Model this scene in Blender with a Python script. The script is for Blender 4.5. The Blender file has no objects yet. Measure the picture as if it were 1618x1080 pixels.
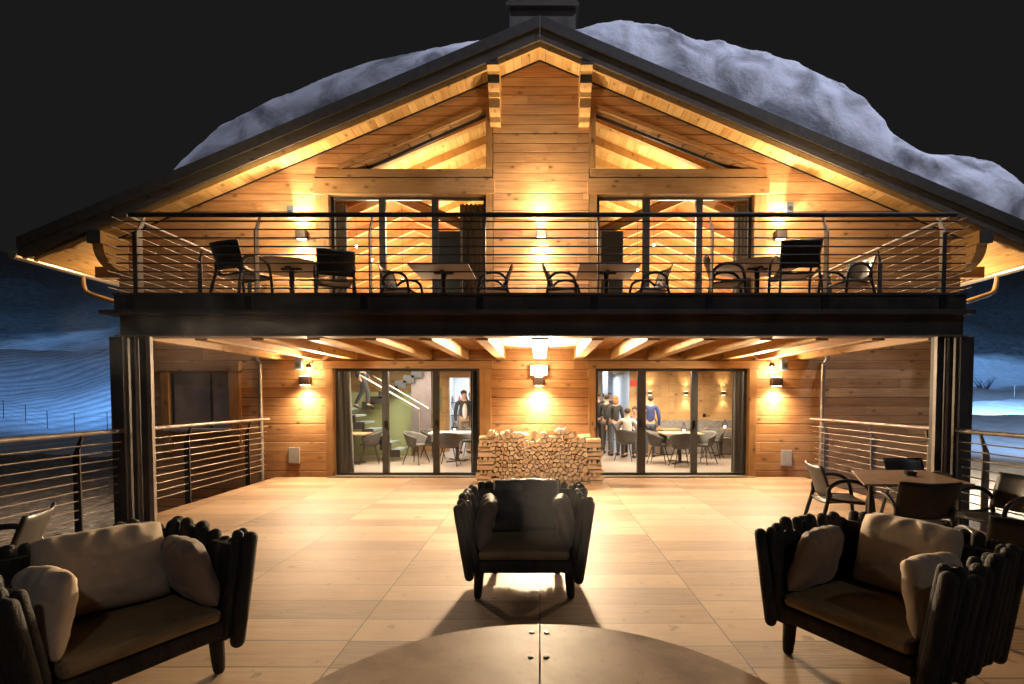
import bpy, bmesh, math, random
from mathutils import Vector, Matrix, noise
R = math.radians
rnd = random.Random(7)
S = bpy.context.scene
col = S.collection

# ---------------------------------------------------------------- camera
F, CX, CY0, H = 800.0, 853.0, 655.0, 1.62
TH = R(2.0)
c_, s_ = math.cos(TH), math.sin(TH)
def at(px, py, Y):
    """metres (X, Z) of a point seen at px, py when it stands at depth Y"""
    b = (CY0 - py) / F
    z = Y * (b * c_ - s_) / (c_ + b * s_)
    d = Y * c_ - z * s_
    return ((px - CX) / F * d, z + H)
def ax(px, Y, py=627): return at(px, py, Y)[0]
def az(py, Y): return at(CX, py, Y)[1]

cam = bpy.data.cameras.new('camera'); co = bpy.data.objects.new('camera', cam); col.objects.link(co)
cam.sensor_width = 36; cam.lens = F / 1618 * 36
cam.shift_x = (809 - CX) / 1618; cam.shift_y = (CY0 - 540) / 1618
cam.clip_end = 3000; cam.clip_start = 0.05
co.location = (0, 0, H); co.rotation_euler = (R(90) - TH, 0, 0)
S.camera = co

# ---------------------------------------------------------------- materials
def new_mat(name):
    m = bpy.data.materials.new(name); m.use_nodes = True
    nt = m.node_tree; b = nt.nodes['Principled BSDF']
    return m, nt, b
def N(nt, t, **kw):
    n = nt.nodes.new(t)
    for k, v in kw.items(): setattr(n, k, v)
    return n
def math_(nt, op, a, b=None, c=None):
    n = N(nt, 'ShaderNodeMath', operation=op)
    for i, v in enumerate((a, b, c)):
        if v is None: continue
        if isinstance(v, (int, float)): n.inputs[i].default_value = v
        else: nt.links.new(v, n.inputs[i])
    return n.outputs[0]
def ramp(nt, fac, stops):
    n = N(nt, 'ShaderNodeValToRGB')
    els = n.color_ramp.elements
    while len(els) < len(stops): els.new(0.5)
    for e, (p, c) in zip(els, stops):
        e.position = p; e.color = (*c, 1) if len(c) == 3 else c
    nt.links.new(fac, n.inputs[0]); return n.outputs[0]
def mix(nt, mode, fac, a, b):
    n = N(nt, 'ShaderNodeMix', data_type='RGBA', blend_type=mode)
    for i, v in ((0, fac), (6, a), (7, b)):
        if isinstance(v, (int, float)): n.inputs[i].default_value = v
        elif isinstance(v, tuple): n.inputs[i].default_value = (*v, 1)
        else: nt.links.new(v, n.inputs[i])
    return n.outputs[2]
def bump(nt, b, h, strength, dist=0.01):
    n = N(nt, 'ShaderNodeBump'); n.inputs['Strength'].default_value = strength
    n.inputs['Distance'].default_value = dist
    nt.links.new(h, n.inputs['Height']); nt.links.new(n.outputs[0], b.inputs['Normal'])
def noise_(nt, vec, scale, detail=3, rough=0.5, dist=0.0):
    n = N(nt, 'ShaderNodeTexNoise'); n.inputs['Scale'].default_value = scale
    n.inputs['Detail'].default_value = detail; n.inputs['Roughness'].default_value = rough
    n.inputs['Distortion'].default_value = dist
    if vec is not None: nt.links.new(vec, n.inputs['Vector'])
    return n.outputs[0]
def coords(nt): return N(nt, 'ShaderNodeTexCoord').outputs['Object']
def mapping(nt, vec, scale=(1, 1, 1), rot=(0, 0, 0), loc=(0, 0, 0)):
    n = N(nt, 'ShaderNodeMapping'); n.inputs['Scale'].default_value = scale
    n.inputs['Rotation'].default_value = rot; n.inputs['Location'].default_value = loc
    nt.links.new(vec, n.inputs['Vector']); return n.outputs[0]

def plain(name, c, rough=0.5, metal=0.0, var=0.12, scale=9, bmp=0.0, spec=0.5):
    m, nt, b = new_mat(name)
    v = coords(nt); n = noise_(nt, v, scale, 4)
    lo = tuple(x * (1 - var) for x in c); hi = tuple(min(1, x * (1 + var)) for x in c)
    nt.links.new(ramp(nt, n, [(0.3, lo), (0.7, hi)]), b.inputs['Base Color'])
    b.inputs['Roughness'].default_value = rough; b.inputs['Metallic'].default_value = metal
    b.inputs['Specular IOR Level'].default_value = spec
    if bmp: bump(nt, b, noise_(nt, v, scale * 6, 5), bmp, 0.01)
    return m

def wood(name, c1, c2, stack='Z', run='X', width=None, rough=0.6, gap=0.035, knots=True, vary=0.5, rand=False):
    """timber; with width, boards stacked along one axis and running along another"""
    m, nt, b = new_mat(name)
    v = coords(nt)
    if rand:
        oi = N(nt, 'ShaderNodeObjectInfo')
        va = N(nt, 'ShaderNodeVectorMath', operation='SCALE'); va.inputs[0].default_value = (37, 19, 51)
        nt.links.new(oi.outputs['Random'], va.inputs['Scale'])
        vb = N(nt, 'ShaderNodeVectorMath', operation='ADD')
        nt.links.new(v, vb.inputs[0]); nt.links.new(va.outputs[0], vb.inputs[1]); v = vb.outputs[0]
    sep = N(nt, 'ShaderNodeSeparateXYZ'); nt.links.new(v, sep.inputs[0])
    st = sep.outputs[stack]; rn = sep.outputs[run]
    groove = None; tone = None; off = None
    if width:
        # slightly uneven board widths
        w1 = N(nt, 'ShaderNodeTexNoise', noise_dimensions='1D'); w1.inputs['Scale'].default_value = 0.9 / width
        w1.inputs['Detail'].default_value = 0
        nt.links.new(st, w1.inputs['W'])
        q = math_(nt, 'ADD', math_(nt, 'DIVIDE', st, width), math_(nt, 'MULTIPLY', w1.outputs[0], 0.5))
        idx = math_(nt, 'FLOOR', q); fr = math_(nt, 'FRACT', q)
        wn = N(nt, 'ShaderNodeTexWhiteNoise', noise_dimensions='1D'); nt.links.new(idx, wn.inputs['W'])
        off = wn.outputs['Value']
        # butt joints along a board
        seg = math_(nt, 'FLOOR', math_(nt, 'ADD', math_(nt, 'DIVIDE', rn, 3.7), math_(nt, 'MULTIPLY', off, 7.3)))
        segf = math_(nt, 'FRACT', math_(nt, 'ADD', math_(nt, 'DIVIDE', rn, 3.7), math_(nt, 'MULTIPLY', off, 7.3)))
        wn2 = N(nt, 'ShaderNodeTexWhiteNoise', noise_dimensions='2D')
        cv = N(nt, 'ShaderNodeCombineXYZ'); nt.links.new(idx, cv.inputs[0]); nt.links.new(seg, cv.inputs[1])
        nt.links.new(cv.outputs[0], wn2.inputs['Vector']); tone = wn2.outputs['Value']
        e = math_(nt, 'MINIMUM', fr, math_(nt, 'SUBTRACT', 1.0, fr))
        groove = math_(nt, 'MINIMUM', 1.0, math_(nt, 'DIVIDE', e, gap))
        e2 = math_(nt, 'MINIMUM', 1.0, math_(nt, 'DIVIDE', segf, 0.0015))
        groove = math_(nt, 'MINIMUM', groove, math_(nt, 'MAXIMUM', e2, 0.35))
        cm = N(nt, 'ShaderNodeCombineXYZ')
        sh = math_(nt, 'MULTIPLY', tone, 40.0)
        ax_ = {'X': 0, 'Y': 1, 'Z': 2}
        for i, a in enumerate('XYZ'):
            src = sep.outputs[a]
            if a == run: src = math_(nt, 'ADD', src, sh)
            nt.links.new(src, cm.inputs[i])
        v = cm.outputs[0]
    sc = [14, 14, 14]; sc['XYZ'.index(run)] = 0.9
    g = noise_(nt, mapping(nt, v, tuple(sc)), 1.6, 6, 0.62, 0.6)
    sc2 = [60, 60, 60]; sc2['XYZ'.index(run)] = 1.2
    g2 = noise_(nt, mapping(nt, v, tuple(sc2)), 1.5, 3, 0.6)
    t = math_(nt, 'ADD', math_(nt, 'MULTIPLY', g, 0.65), math_(nt, 'MULTIPLY', g2, 0.35))
    if tone is not None:
        t = math_(nt, 'ADD', t, math_(nt, 'MULTIPLY', math_(nt, 'SUBTRACT', tone, 0.5), vary * 0.55))
    colr = ramp(nt, t, [(0.30, c1), (0.5, tuple((a + b2) / 2 for a, b2 in zip(c1, c2))), (0.68, c2)])
    if knots:
        ks = [5.0, 5.0, 5.0]; ks['XYZ'.index(run)] = 2.9
        vo = N(nt, 'ShaderNodeTexVoronoi'); vo.inputs['Scale'].default_value = 1.0
        nt.links.new(mapping(nt, v, tuple(ks)), vo.inputs['Vector'])
        kf = ramp(nt, vo.outputs['Distance'], [(0.05, (1, 1, 1)), (0.13, (0.35, 0.35, 0.35)), (0.24, (0, 0, 0))])
        colr = mix(nt, 'MIX', math_(nt, 'MULTIPLY', kf, 0.8), colr, tuple(x * 0.16 for x in c1))
        big = noise_(nt, mapping(nt, v, (0.8, 0.8, 2.5)), 1.2, 3)
        colr = mix(nt, 'MULTIPLY', 0.5, colr, ramp(nt, big, [(0.35, (0.62, 0.55, 0.5)), (0.6, (1, 1, 1))]))
    if groove is not None:
        colr = mix(nt, 'MIX', math_(nt, 'MULTIPLY', math_(nt, 'SUBTRACT', 1.0, groove), 0.95), colr, tuple(x * 0.10 for x in c1))
        h = math_(nt, 'ADD', math_(nt, 'MULTIPLY', groove, 1.0), math_(nt, 'MULTIPLY', g2, 0.22))
        h = math_(nt, 'ADD', h, math_(nt, 'MULTIPLY', off, 0.8))
        bump(nt, b, h, 0.55, 0.012)
    else:
        bump(nt, b, g2, 0.25, 0.01)
    nt.links.new(colr, b.inputs['Base Color'])
    b.inputs['Roughness'].default_value = rough
    b.inputs['Specular IOR Level'].default_value = 0.35
    return m

def glow(name, c, s):
    m, nt, b = new_mat(name)
    b.inputs['Base Color'].default_value = (*c, 1)
    b.inputs['Emission Color'].default_value = (*c, 1); b.inputs['Emission Strength'].default_value = s
    return m

M = {}
M['facade'] = wood('larch_boards', (0.40, 0.195, 0.078), (0.70, 0.42, 0.195), 'Z', 'X', 0.185, gap=0.06, vary=0.42)
M['soffit'] = wood('spruce_soffit', (0.48, 0.27, 0.08), (0.70, 0.47, 0.19), 'X', 'Y', 0.155, gap=0.03, vary=0.6)
M['ceiling'] = wood('spruce_ceiling', (0.46, 0.25, 0.09), (0.66, 0.42, 0.19), 'X', 'Y', 0.16, gap=0.03, vary=0.4)
M['vault'] = wood('larch_vault', (0.42, 0.16, 0.045), (0.58, 0.25, 0.075), 'Y', 'X', 0.3, gap=0.015, vary=0.35)
M['beam'] = wood('glulam_beam', (0.50, 0.28, 0.09), (0.68, 0.43, 0.17), 'X', 'Y', None)
M['beam_x'] = wood('timber_frame_x', (0.33, 0.17, 0.06), (0.55, 0.33, 0.14), 'Z', 'X', None)
M['beam_z'] = wood('timber_frame_z', (0.33, 0.17, 0.06), (0.55, 0.33, 0.14), 'X', 'Z', None)
M['old_beam'] = wood('old_rough_beam', (0.16, 0.09, 0.045), (0.42, 0.27, 0.15), 'X', 'Y', None)
M['inner_wall'] = wood('inner_panels', (0.46, 0.27, 0.11), (0.66, 0.44, 0.22), 'Z', 'X', 0.42, gap=0.012, vary=0.3)
M['barge'] = wood('dark_bargeboard', (0.07, 0.055, 0.038), (0.12, 0.095, 0.065), 'Z', 'X', None)
M['barge_top'] = plain('dark_roof_trim', (0.05, 0.044, 0.034), 0.5, 0, 0.3)
M['steel'] = plain('dark_steel', (0.060, 0.055, 0.050), 0.6, 0.0, 0.45, 2.2, 0.25)
M['rail'] = plain('lit_steel', (0.26, 0.215, 0.18), 0.55, 0.35, 0.2, 6)  # lighter copy of the steel for rails and edges seen lit
M['post'] = plain('shaded_steel', (0.040, 0.036, 0.033), 0.6, 0.0, 0.3, 6)  # dark copy of the steel for rods and posts seen in silhouette
M['frame'] = plain('anthracite_frame', (0.050, 0.052, 0.052), 0.4, 0.2, 0.15)
M['lampbody'] = plain('bronze_lamp', (0.055, 0.036, 0.028), 0.4, 0.3, 0.15)
M['speaker'] = plain('grey_speaker', (0.10, 0.13, 0.16), 0.5, 0, 0.1)
M['zinc'] = plain('zinc_gutter', (0.50, 0.45, 0.38), 0.35, 0.75, 0.15)
M['plate'] = plain('grey_plate', (0.50, 0.48, 0.45), 0.5, 0.1, 0.05)
M['curtain'] = plain('grey_curtain', (0.36, 0.345, 0.32), 0.85, 0, 0.1)
def translucent(name, c):
    m, nt, b = new_mat(name)
    b.inputs['Base Color'].default_value = (*c, 1); b.inputs['Roughness'].default_value = 0.9
    t = N(nt, 'ShaderNodeBsdfTranslucent'); t.inputs[0].default_value = (*c, 1)
    mx = N(nt, 'ShaderNodeMixShader'); mx.inputs[0].default_value = 0.45
    nt.links.new(b.outputs[0], mx.inputs[1]); nt.links.new(t.outputs[0], mx.inputs[2])
    nt.links.new(mx.outputs[0], nt.nodes['Material Output'].inputs[0]); return m
M['curtain'] = translucent('grey_curtain_cloth', (0.42, 0.40, 0.37))
M['curtain_d'] = plain('dark_curtain', (0.09, 0.095, 0.095), 0.85, 0, 0.1)
M['plastic'] = plain('black_resin', (0.020, 0.021, 0.019), 0.32, 0, 0.15)
M['tabletop'] = plain('grey_laminate', (0.40, 0.36, 0.31), 0.45, 0, 0.05)
M['brown_top'] = plain('brown_table', (0.26, 0.16, 0.10), 0.38, 0, 0.2, 6)
M['shell'] = plain('grey_shell', (0.085, 0.078, 0.074), 0.6, 0, 0.1)
M['leg'] = plain('dark_leg', (0.030, 0.026, 0.024), 0.4, 0, 0.1)
M['oak'] = wood('oak_top', (0.36, 0.22, 0.12), (0.55, 0.38, 0.24), 'Y', 'X', None, knots=False)
M['white_top'] = plain('pale_grey_top', (0.55, 0.56, 0.58), 0.4, 0, 0.05)
M['white'] = plain('white_paint', (0.72, 0.74, 0.78), 0.6, 0, 0.05)
M['grey_wall'] = plain('grey_plaster', (0.42, 0.44, 0.48), 0.7, 0, 0.08)
M['green'] = plain('green_wall', (0.24, 0.26, 0.13), 0.6, 0, 0.12, 2)
M['purple'] = plain('dark_stair_panel', (0.13, 0.105, 0.115), 0.5, 0, 0.15)
M['darkmetal'] = plain('black_metal', (0.022, 0.022, 0.024), 0.45, 0.3, 0.15)
M['tread'] = plain('pale_tread', (0.34, 0.44, 0.50), 0.4, 0, 0.1)
M['infloor'] = plain('room_floor', (0.40, 0.34, 0.30), 0.35, 0, 0.12, 1.2)
M['skin'] = plain('skin', (0.55, 0.32, 0.22), 0.55, 0, 0.06)
M['eye'] = plain('eye', (0.03, 0.02, 0.02), 0.3)
M['bark'] = plain('bark', (0.24, 0.165, 0.105), 0.9, 0, 0.5, 14, 0.8)
M['branch'] = plain('twig', (0.03, 0.035, 0.05), 0.9, 0, 0.3)
M['yellow'] = plain('yellow_tinsel', (0.75, 0.52, 0.02), 0.5, 0, 0.25, 20)
M['bolt'] = plain('bolt_head', (0.06, 0.045, 0.035), 0.35, 0.6, 0.2)
M['banquette'] = plain('grey_banquette', (0.30, 0.28, 0.27), 0.85, 0, 0.2, 16)

def log_end():
    m, nt, b = new_mat('split_log_end')
    v = coords(nt); oi = N(nt, 'ShaderNodeObjectInfo')
    base = ramp(nt, oi.outputs['Random'], [(0.0, (0.62, 0.44, 0.26)), (0.3, (0.80, 0.60, 0.38)), (0.6, (0.55, 0.37, 0.22)), (0.8, (0.86, 0.68, 0.45)), (1.0, (0.68, 0.50, 0.31))])
    n = noise_(nt, v, 45, 5, 0.65)
    nt.links.new(mix(nt, 'MULTIPLY', 0.75, base, ramp(nt, n, [(0.3, (0.45, 0.38, 0.32)), (0.6, (1, 1, 1))])), b.inputs['Base Color'])
    b.inputs['Roughness'].default_value = 0.85; bump(nt, b, n, 0.6, 0.01)
    return m
M['log_end'] = log_end()

def fabric(name, c, rough=0.9, wrinkle=0.4, weave=True, sheen=0.15):
    m, nt, b = new_mat(name)
    v = coords(nt)
    n1 = noise_(nt, v, 5, 4, 0.6, 0.5); n2 = noise_(nt, v, 260, 2)
    nt.links.new(ramp(nt, n1, [(0.25, tuple(x * 0.72 for x in c)), (0.7, tuple(x * 1.15 for x in c))]), b.inputs['Base Color'])
    b.inputs['Roughness'].default_value = rough; b.inputs['Sheen Weight'].default_value = sheen
    h = math_(nt, 'ADD', math_(nt, 'MULTIPLY', n1, 1.0), math_(nt, 'MULTIPLY', n2, 0.05))
    bump(nt, b, h, wrinkle, 0.03)
    return m
def bolster_mat():
    m, nt, b = new_mat('rough_bolster')
    v = coords(nt)
    n1 = noise_(nt, mapping(nt, v, (26, 26, 5)), 1.0, 5, 0.65, 0.5); n2 = noise_(nt, v, 90, 3, 0.6)
    nt.links.new(ramp(nt, n1, [(0.3, (0.014, 0.012, 0.010)), (0.7, (0.044, 0.038, 0.030))]), b.inputs['Base Color'])
    b.inputs['Roughness'].default_value = 0.7; b.inputs['Specular IOR Level'].default_value = 0.35
    bump(nt, b, math_(nt, 'ADD', n1, math_(nt, 'MULTIPLY', n2, 0.4)), 0.9, 0.012)
    return m
M['bolster'] = bolster_mat()
M['seatfab'] = fabric('dark_seat', (0.25, 0.175, 0.085), 0.42, 0.25, sheen=0.0)
M['taupe'] = fabric('taupe_cushion', (0.56, 0.43, 0.29), 0.8, 0.12)
M['brownc'] = fabric('brown_cushion', (0.27, 0.20, 0.14), 0.75, 0.12)
M['brownd'] = fabric('dark_brown_cushion', (0.15, 0.105, 0.072), 0.7, 0.12)
M['darkc'] = fabric('dark_cushion', (0.045, 0.040, 0.036), 0.6, 0.45)

def tiles():
    m, nt, b = new_mat('terrace_tiles')
    v = coords(nt)
    sep = N(nt, 'ShaderNodeSeparateXYZ'); nt.links.new(v, sep.inputs[0])
    W, L = 1.265, 0.333
    qx = math_(nt, 'DIVIDE', sep.outputs['X'], W); ix = math_(nt, 'FLOOR', qx); fx = math_(nt, 'FRACT', qx)
    wn = N(nt, 'ShaderNodeTexWhiteNoise', noise_dimensions='1D'); nt.links.new(ix, wn.inputs['W'])
    qy = math_(nt, 'ADD', math_(nt, 'DIVIDE', sep.outputs['Y'], L), math_(nt, 'MULTIPLY', wn.outputs[0], 0.45))
    iy = math_(nt, 'FLOOR', qy); fy = math_(nt, 'FRACT', qy)
    ex = math_(nt, 'MULTIPLY', math_(nt, 'MINIMUM', fx, math_(nt, 'SUBTRACT', 1.0, fx)), W)
    ey = math_(nt, 'MULTIPLY', math_(nt, 'MINIMUM', fy, math_(nt, 'SUBTRACT', 1.0, fy)), L)
    e = math_(nt, 'MINIMUM', ex, ey)
    g = math_(nt, 'MINIMUM', 1.0, math_(nt, 'DIVIDE', e, 0.0065))
    g = math_(nt, 'SMOOTHSTEP' if False else 'POWER', g, 2.0)
    cv = N(nt, 'ShaderNodeCombineXYZ'); nt.links.new(ix, cv.inputs[0]); nt.links.new(iy, cv.inputs[1])
    w2 = N(nt, 'ShaderNodeTexWhiteNoise', noise_dimensions='2D'); nt.links.new(cv.outputs[0], w2.inputs['Vector'])
    tone = w2.outputs['Value']
    sh = N(nt, 'ShaderNodeCombineXYZ'); nt.links.new(math_(nt, 'ADD', sep.outputs['X'], math_(nt, 'MULTIPLY', tone, 30.0)), sh.inputs[0])
    nt.links.new(sep.outputs['Y'], sh.inputs[1])
    grain = noise_(nt, mapping(nt, sh.outputs[0], (1.3, 30, 1)), 1.6, 7, 0.7, 1.2)
    big = noise_(nt, v, 0.9, 5, 0.6)
    spots = noise_(nt, v, 7, 3, 0.55)
    t = math_(nt, 'ADD', math_(nt, 'MULTIPLY', grain, 0.75), math_(nt, 'MULTIPLY', tone, 0.30))
    c = ramp(nt, t, [(0.32, (0.19, 0.110, 0.058)), (0.52, (0.37, 0.235, 0.132)), (0.74, (0.47, 0.315, 0.19))])
    c = mix(nt, 'MULTIPLY', 0.55, c, ramp(nt, big, [(0.35, (0.58, 0.54, 0.50)), (0.60, (1, 1, 1))]))
    c = mix(nt, 'MULTIPLY', 0.8, c, ramp(nt, spots, [(0.28, (0.4, 0.35, 0.3)), (0.36, (1, 1, 1))]))
    sp2 = noise_(nt, v, 31, 2, 0.5)
    c = mix(nt, 'MULTIPLY', 0.9, c, ramp(nt, sp2, [(0.20, (0.3, 0.25, 0.2)), (0.25, (1, 1, 1))]))
    c = mix(nt, 'MIX', math_(nt, 'MULTIPLY', math_(nt, 'SUBTRACT', 1.0, g), 0.95), c, (0.035, 0.025, 0.018))
    nt.links.new(c, b.inputs['Base Color'])
    nt.links.new(math_(nt, 'ADD', 0.46, math_(nt, 'MULTIPLY', big, 0.25)), b.inputs['Roughness'])
    bump(nt, b, math_(nt, 'ADD', math_(nt, 'MULTIPLY', g, 0.35), math_(nt, 'MULTIPLY', grain, 0.25)), 0.35, 0.004)
    return m
M['tiles'] = tiles()

def stone_top():
    m, nt, b = new_mat('stained_stone_top')
    v = coords(nt)
    n1 = noise_(nt, v, 2.2, 6, 0.6, 0.4); n2 = noise_(nt, v, 24, 4, 0.7)
    c = ramp(nt, n1, [(0.32, (0.13, 0.068, 0.032)), (0.5, (0.23, 0.132, 0.068)), (0.66, (0.31, 0.195, 0.108))])
    c = mix(nt, 'MULTIPLY', 0.6, c, ramp(nt, n2, [(0.25, (0.35, 0.3, 0.25)), (0.42, (1, 1, 1))]))
    nt.links.new(c, b.inputs['Base Color']); b.inputs['Roughness'].default_value = 0.5
    b.inputs['Specular IOR Level'].default_value = 0.15
    bump(nt, b, n2, 0.12, 0.004)
    return m
M['stone'] = stone_top()

def snow_mat(name, c=(0.74, 0.78, 0.86), shade_mottle=0.35, groom=False):
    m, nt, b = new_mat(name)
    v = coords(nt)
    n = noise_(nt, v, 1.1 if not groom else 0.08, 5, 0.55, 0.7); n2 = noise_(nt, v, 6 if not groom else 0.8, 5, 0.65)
    cc = ramp(nt, n, [(0.36, tuple(x * (1 - shade_mottle) for x in c)), (0.56, c)])  # dark mottling of shade painted into the snow colour
    h = math_(nt, 'ADD', n, math_(nt, 'MULTIPLY', n2, 0.5))
    if groom:
        w = N(nt, 'ShaderNodeTexWave', wave_type='RINGS', rings_direction='Z')
        w.inputs['Scale'].default_value = 0.13; w.inputs['Distortion'].default_value = 3.0
        w.inputs['Detail'].default_value = 3; w.inputs['Detail Scale'].default_value = 0.4
        nt.links.new(mapping(nt, v, (1, 0.7, 0), loc=(95, -10, 0)), w.inputs['Vector'])
        cc = mix(nt, 'MULTIPLY', 0.55, cc, ramp(nt, w.outputs['Fac'], [(0.2, (0.5, 0.5, 0.52)), (0.8, (1, 1, 1))]))
        h = math_(nt, 'ADD', h, math_(nt, 'MULTIPLY', w.outputs['Fac'], 0.8))
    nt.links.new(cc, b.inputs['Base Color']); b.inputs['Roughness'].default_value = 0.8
    bump(nt, b, h, 0.4, 0.10 if not groom else 0.3)
    return m
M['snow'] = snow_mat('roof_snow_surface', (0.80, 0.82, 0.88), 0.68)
def terrain_mat():
    """groomed snow low down, thin patchy snow over grass and rock on the hill and beside the terrace"""
    m, nt, b = new_mat('mountain_ground')
    v = coords(nt)
    sep = N(nt, 'ShaderNodeSeparateXYZ'); nt.links.new(v, sep.inputs[0])
    n = noise_(nt, v, 0.05, 7, 0.6, 0.4); n2 = noise_(nt, v, 0.9, 6, 0.7, 0.3); n3 = noise_(nt, v, 5, 4, 0.6)
    w = N(nt, 'ShaderNodeTexWave', wave_type='RINGS', rings_direction='Z')
    w.inputs['Scale'].default_value = 0.27; w.inputs['Distortion'].default_value = 2.4
    w.inputs['Detail'].default_value = 3; w.inputs['Detail Scale'].default_value = 0.3
    nt.links.new(mapping(nt, v, (1, 1, 0), loc=(60, -44, 0)), w.inputs['Vector'])
    lft = ramp(nt, math_(nt, 'ADD', math_(nt, 'DIVIDE', sep.outputs['X'], 40.0), 0.5), [(0.35, (0.6, 0.6, 0.6)), (0.5, (0.05, 0.05, 0.05))])
    snow = mix(nt, 'MULTIPLY', lft, (0.62, 0.68, 0.76), ramp(nt, w.outputs['Fac'], [(0.15, (0.48, 0.50, 0.54)), (0.6, (1, 1, 1))]))
    snow = mix(nt, 'MULTIPLY', 0.6, snow, ramp(nt, n2, [(0.3, (0.5, 0.5, 0.52)), (0.6, (1, 1, 1))]))
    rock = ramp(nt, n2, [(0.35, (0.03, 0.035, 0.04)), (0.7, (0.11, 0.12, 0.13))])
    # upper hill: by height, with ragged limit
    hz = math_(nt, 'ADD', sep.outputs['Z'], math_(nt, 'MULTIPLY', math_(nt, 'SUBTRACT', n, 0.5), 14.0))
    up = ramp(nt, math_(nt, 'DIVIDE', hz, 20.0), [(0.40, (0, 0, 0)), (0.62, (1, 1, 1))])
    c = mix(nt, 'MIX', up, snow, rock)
    # trampled brown ground next to the terrace, left side
    near = math_(nt, 'MULTIPLY', math_(nt, 'LESS_THAN', math_(nt, 'ADD', sep.outputs['Y'], math_(nt, 'MULTIPLY', n2, 3.0)), 23.0), math_(nt, 'LESS_THAN', sep.outputs['X'], 0.0))
    soil = ramp(nt, n3, [(0.35, (0.07, 0.055, 0.042)), (0.6, (0.2, 0.17, 0.145)), (0.72, (0.55, 0.55, 0.56))])
    c = mix(nt, 'MIX', near, c, soil)
    nt.links.new(c, b.inputs['Base Color']); b.inputs['Roughness'].default_value = 0.85
    bump(nt, b, math_(nt, 'ADD', math_(nt, 'ADD', n2, math_(nt, 'MULTIPLY', n3, 0.35)), math_(nt, 'MULTIPLY', math_(nt, 'MULTIPLY', w.outputs['Fac'], lft), 0.5)), 0.7, 0.12)
    return m
M['terrain'] = terrain_mat()

def glass(name, tint=(0.93, 0.95, 0.94), refl=1.0):
    m = bpy.data.materials.new(name); m.use_nodes = True; nt = m.node_tree
    nt.nodes.remove(nt.nodes['Principled BSDF']); out = nt.nodes['Material Output']
    t = N(nt, 'ShaderNodeBsdfTransparent'); t.inputs[0].default_value = (*tint, 1)
    g = N(nt, 'ShaderNodeBsdfGlossy'); g.inputs['Roughness'].default_value = 0.02
    fr = N(nt, 'ShaderNodeFresnel'); fr.inputs[0].default_value = 1.45
    mx = N(nt, 'ShaderNodeMixShader')
    nt.links.new(math_(nt, 'MULTIPLY', fr.outputs[0], refl), mx.inputs[0])
    nt.links.new(t.outputs[0], mx.inputs[1]); nt.links.new(g.outputs[0], mx.inputs[2])
    nt.links.new(mx.outputs[0], out.inputs[0]); return m
M['glass'] = glass('window_glass')
M['dark_glass'] = plain('dark_blind_glass', (0.26, 0.235, 0.205), 0.25, 0, 0.3, 2)
WARM = (1.0, 0.70, 0.42)
M['lampglow'] = glow('lamp_glow', (1.0, 0.82, 0.55), 22)
M['floodglow'] = glow('flood_glow', (1.0, 0.88, 0.6), 30)
M['bulb'] = glow('bulb_glow', (1.0, 0.9, 0.75), 60)
M['whiteglow'] = glow('white_light_panel', (0.85, 0.92, 1.0), 2.6)
M['exit'] = glow('red_sign_face', (0.5, 0.03, 0.02), 0.5)

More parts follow.
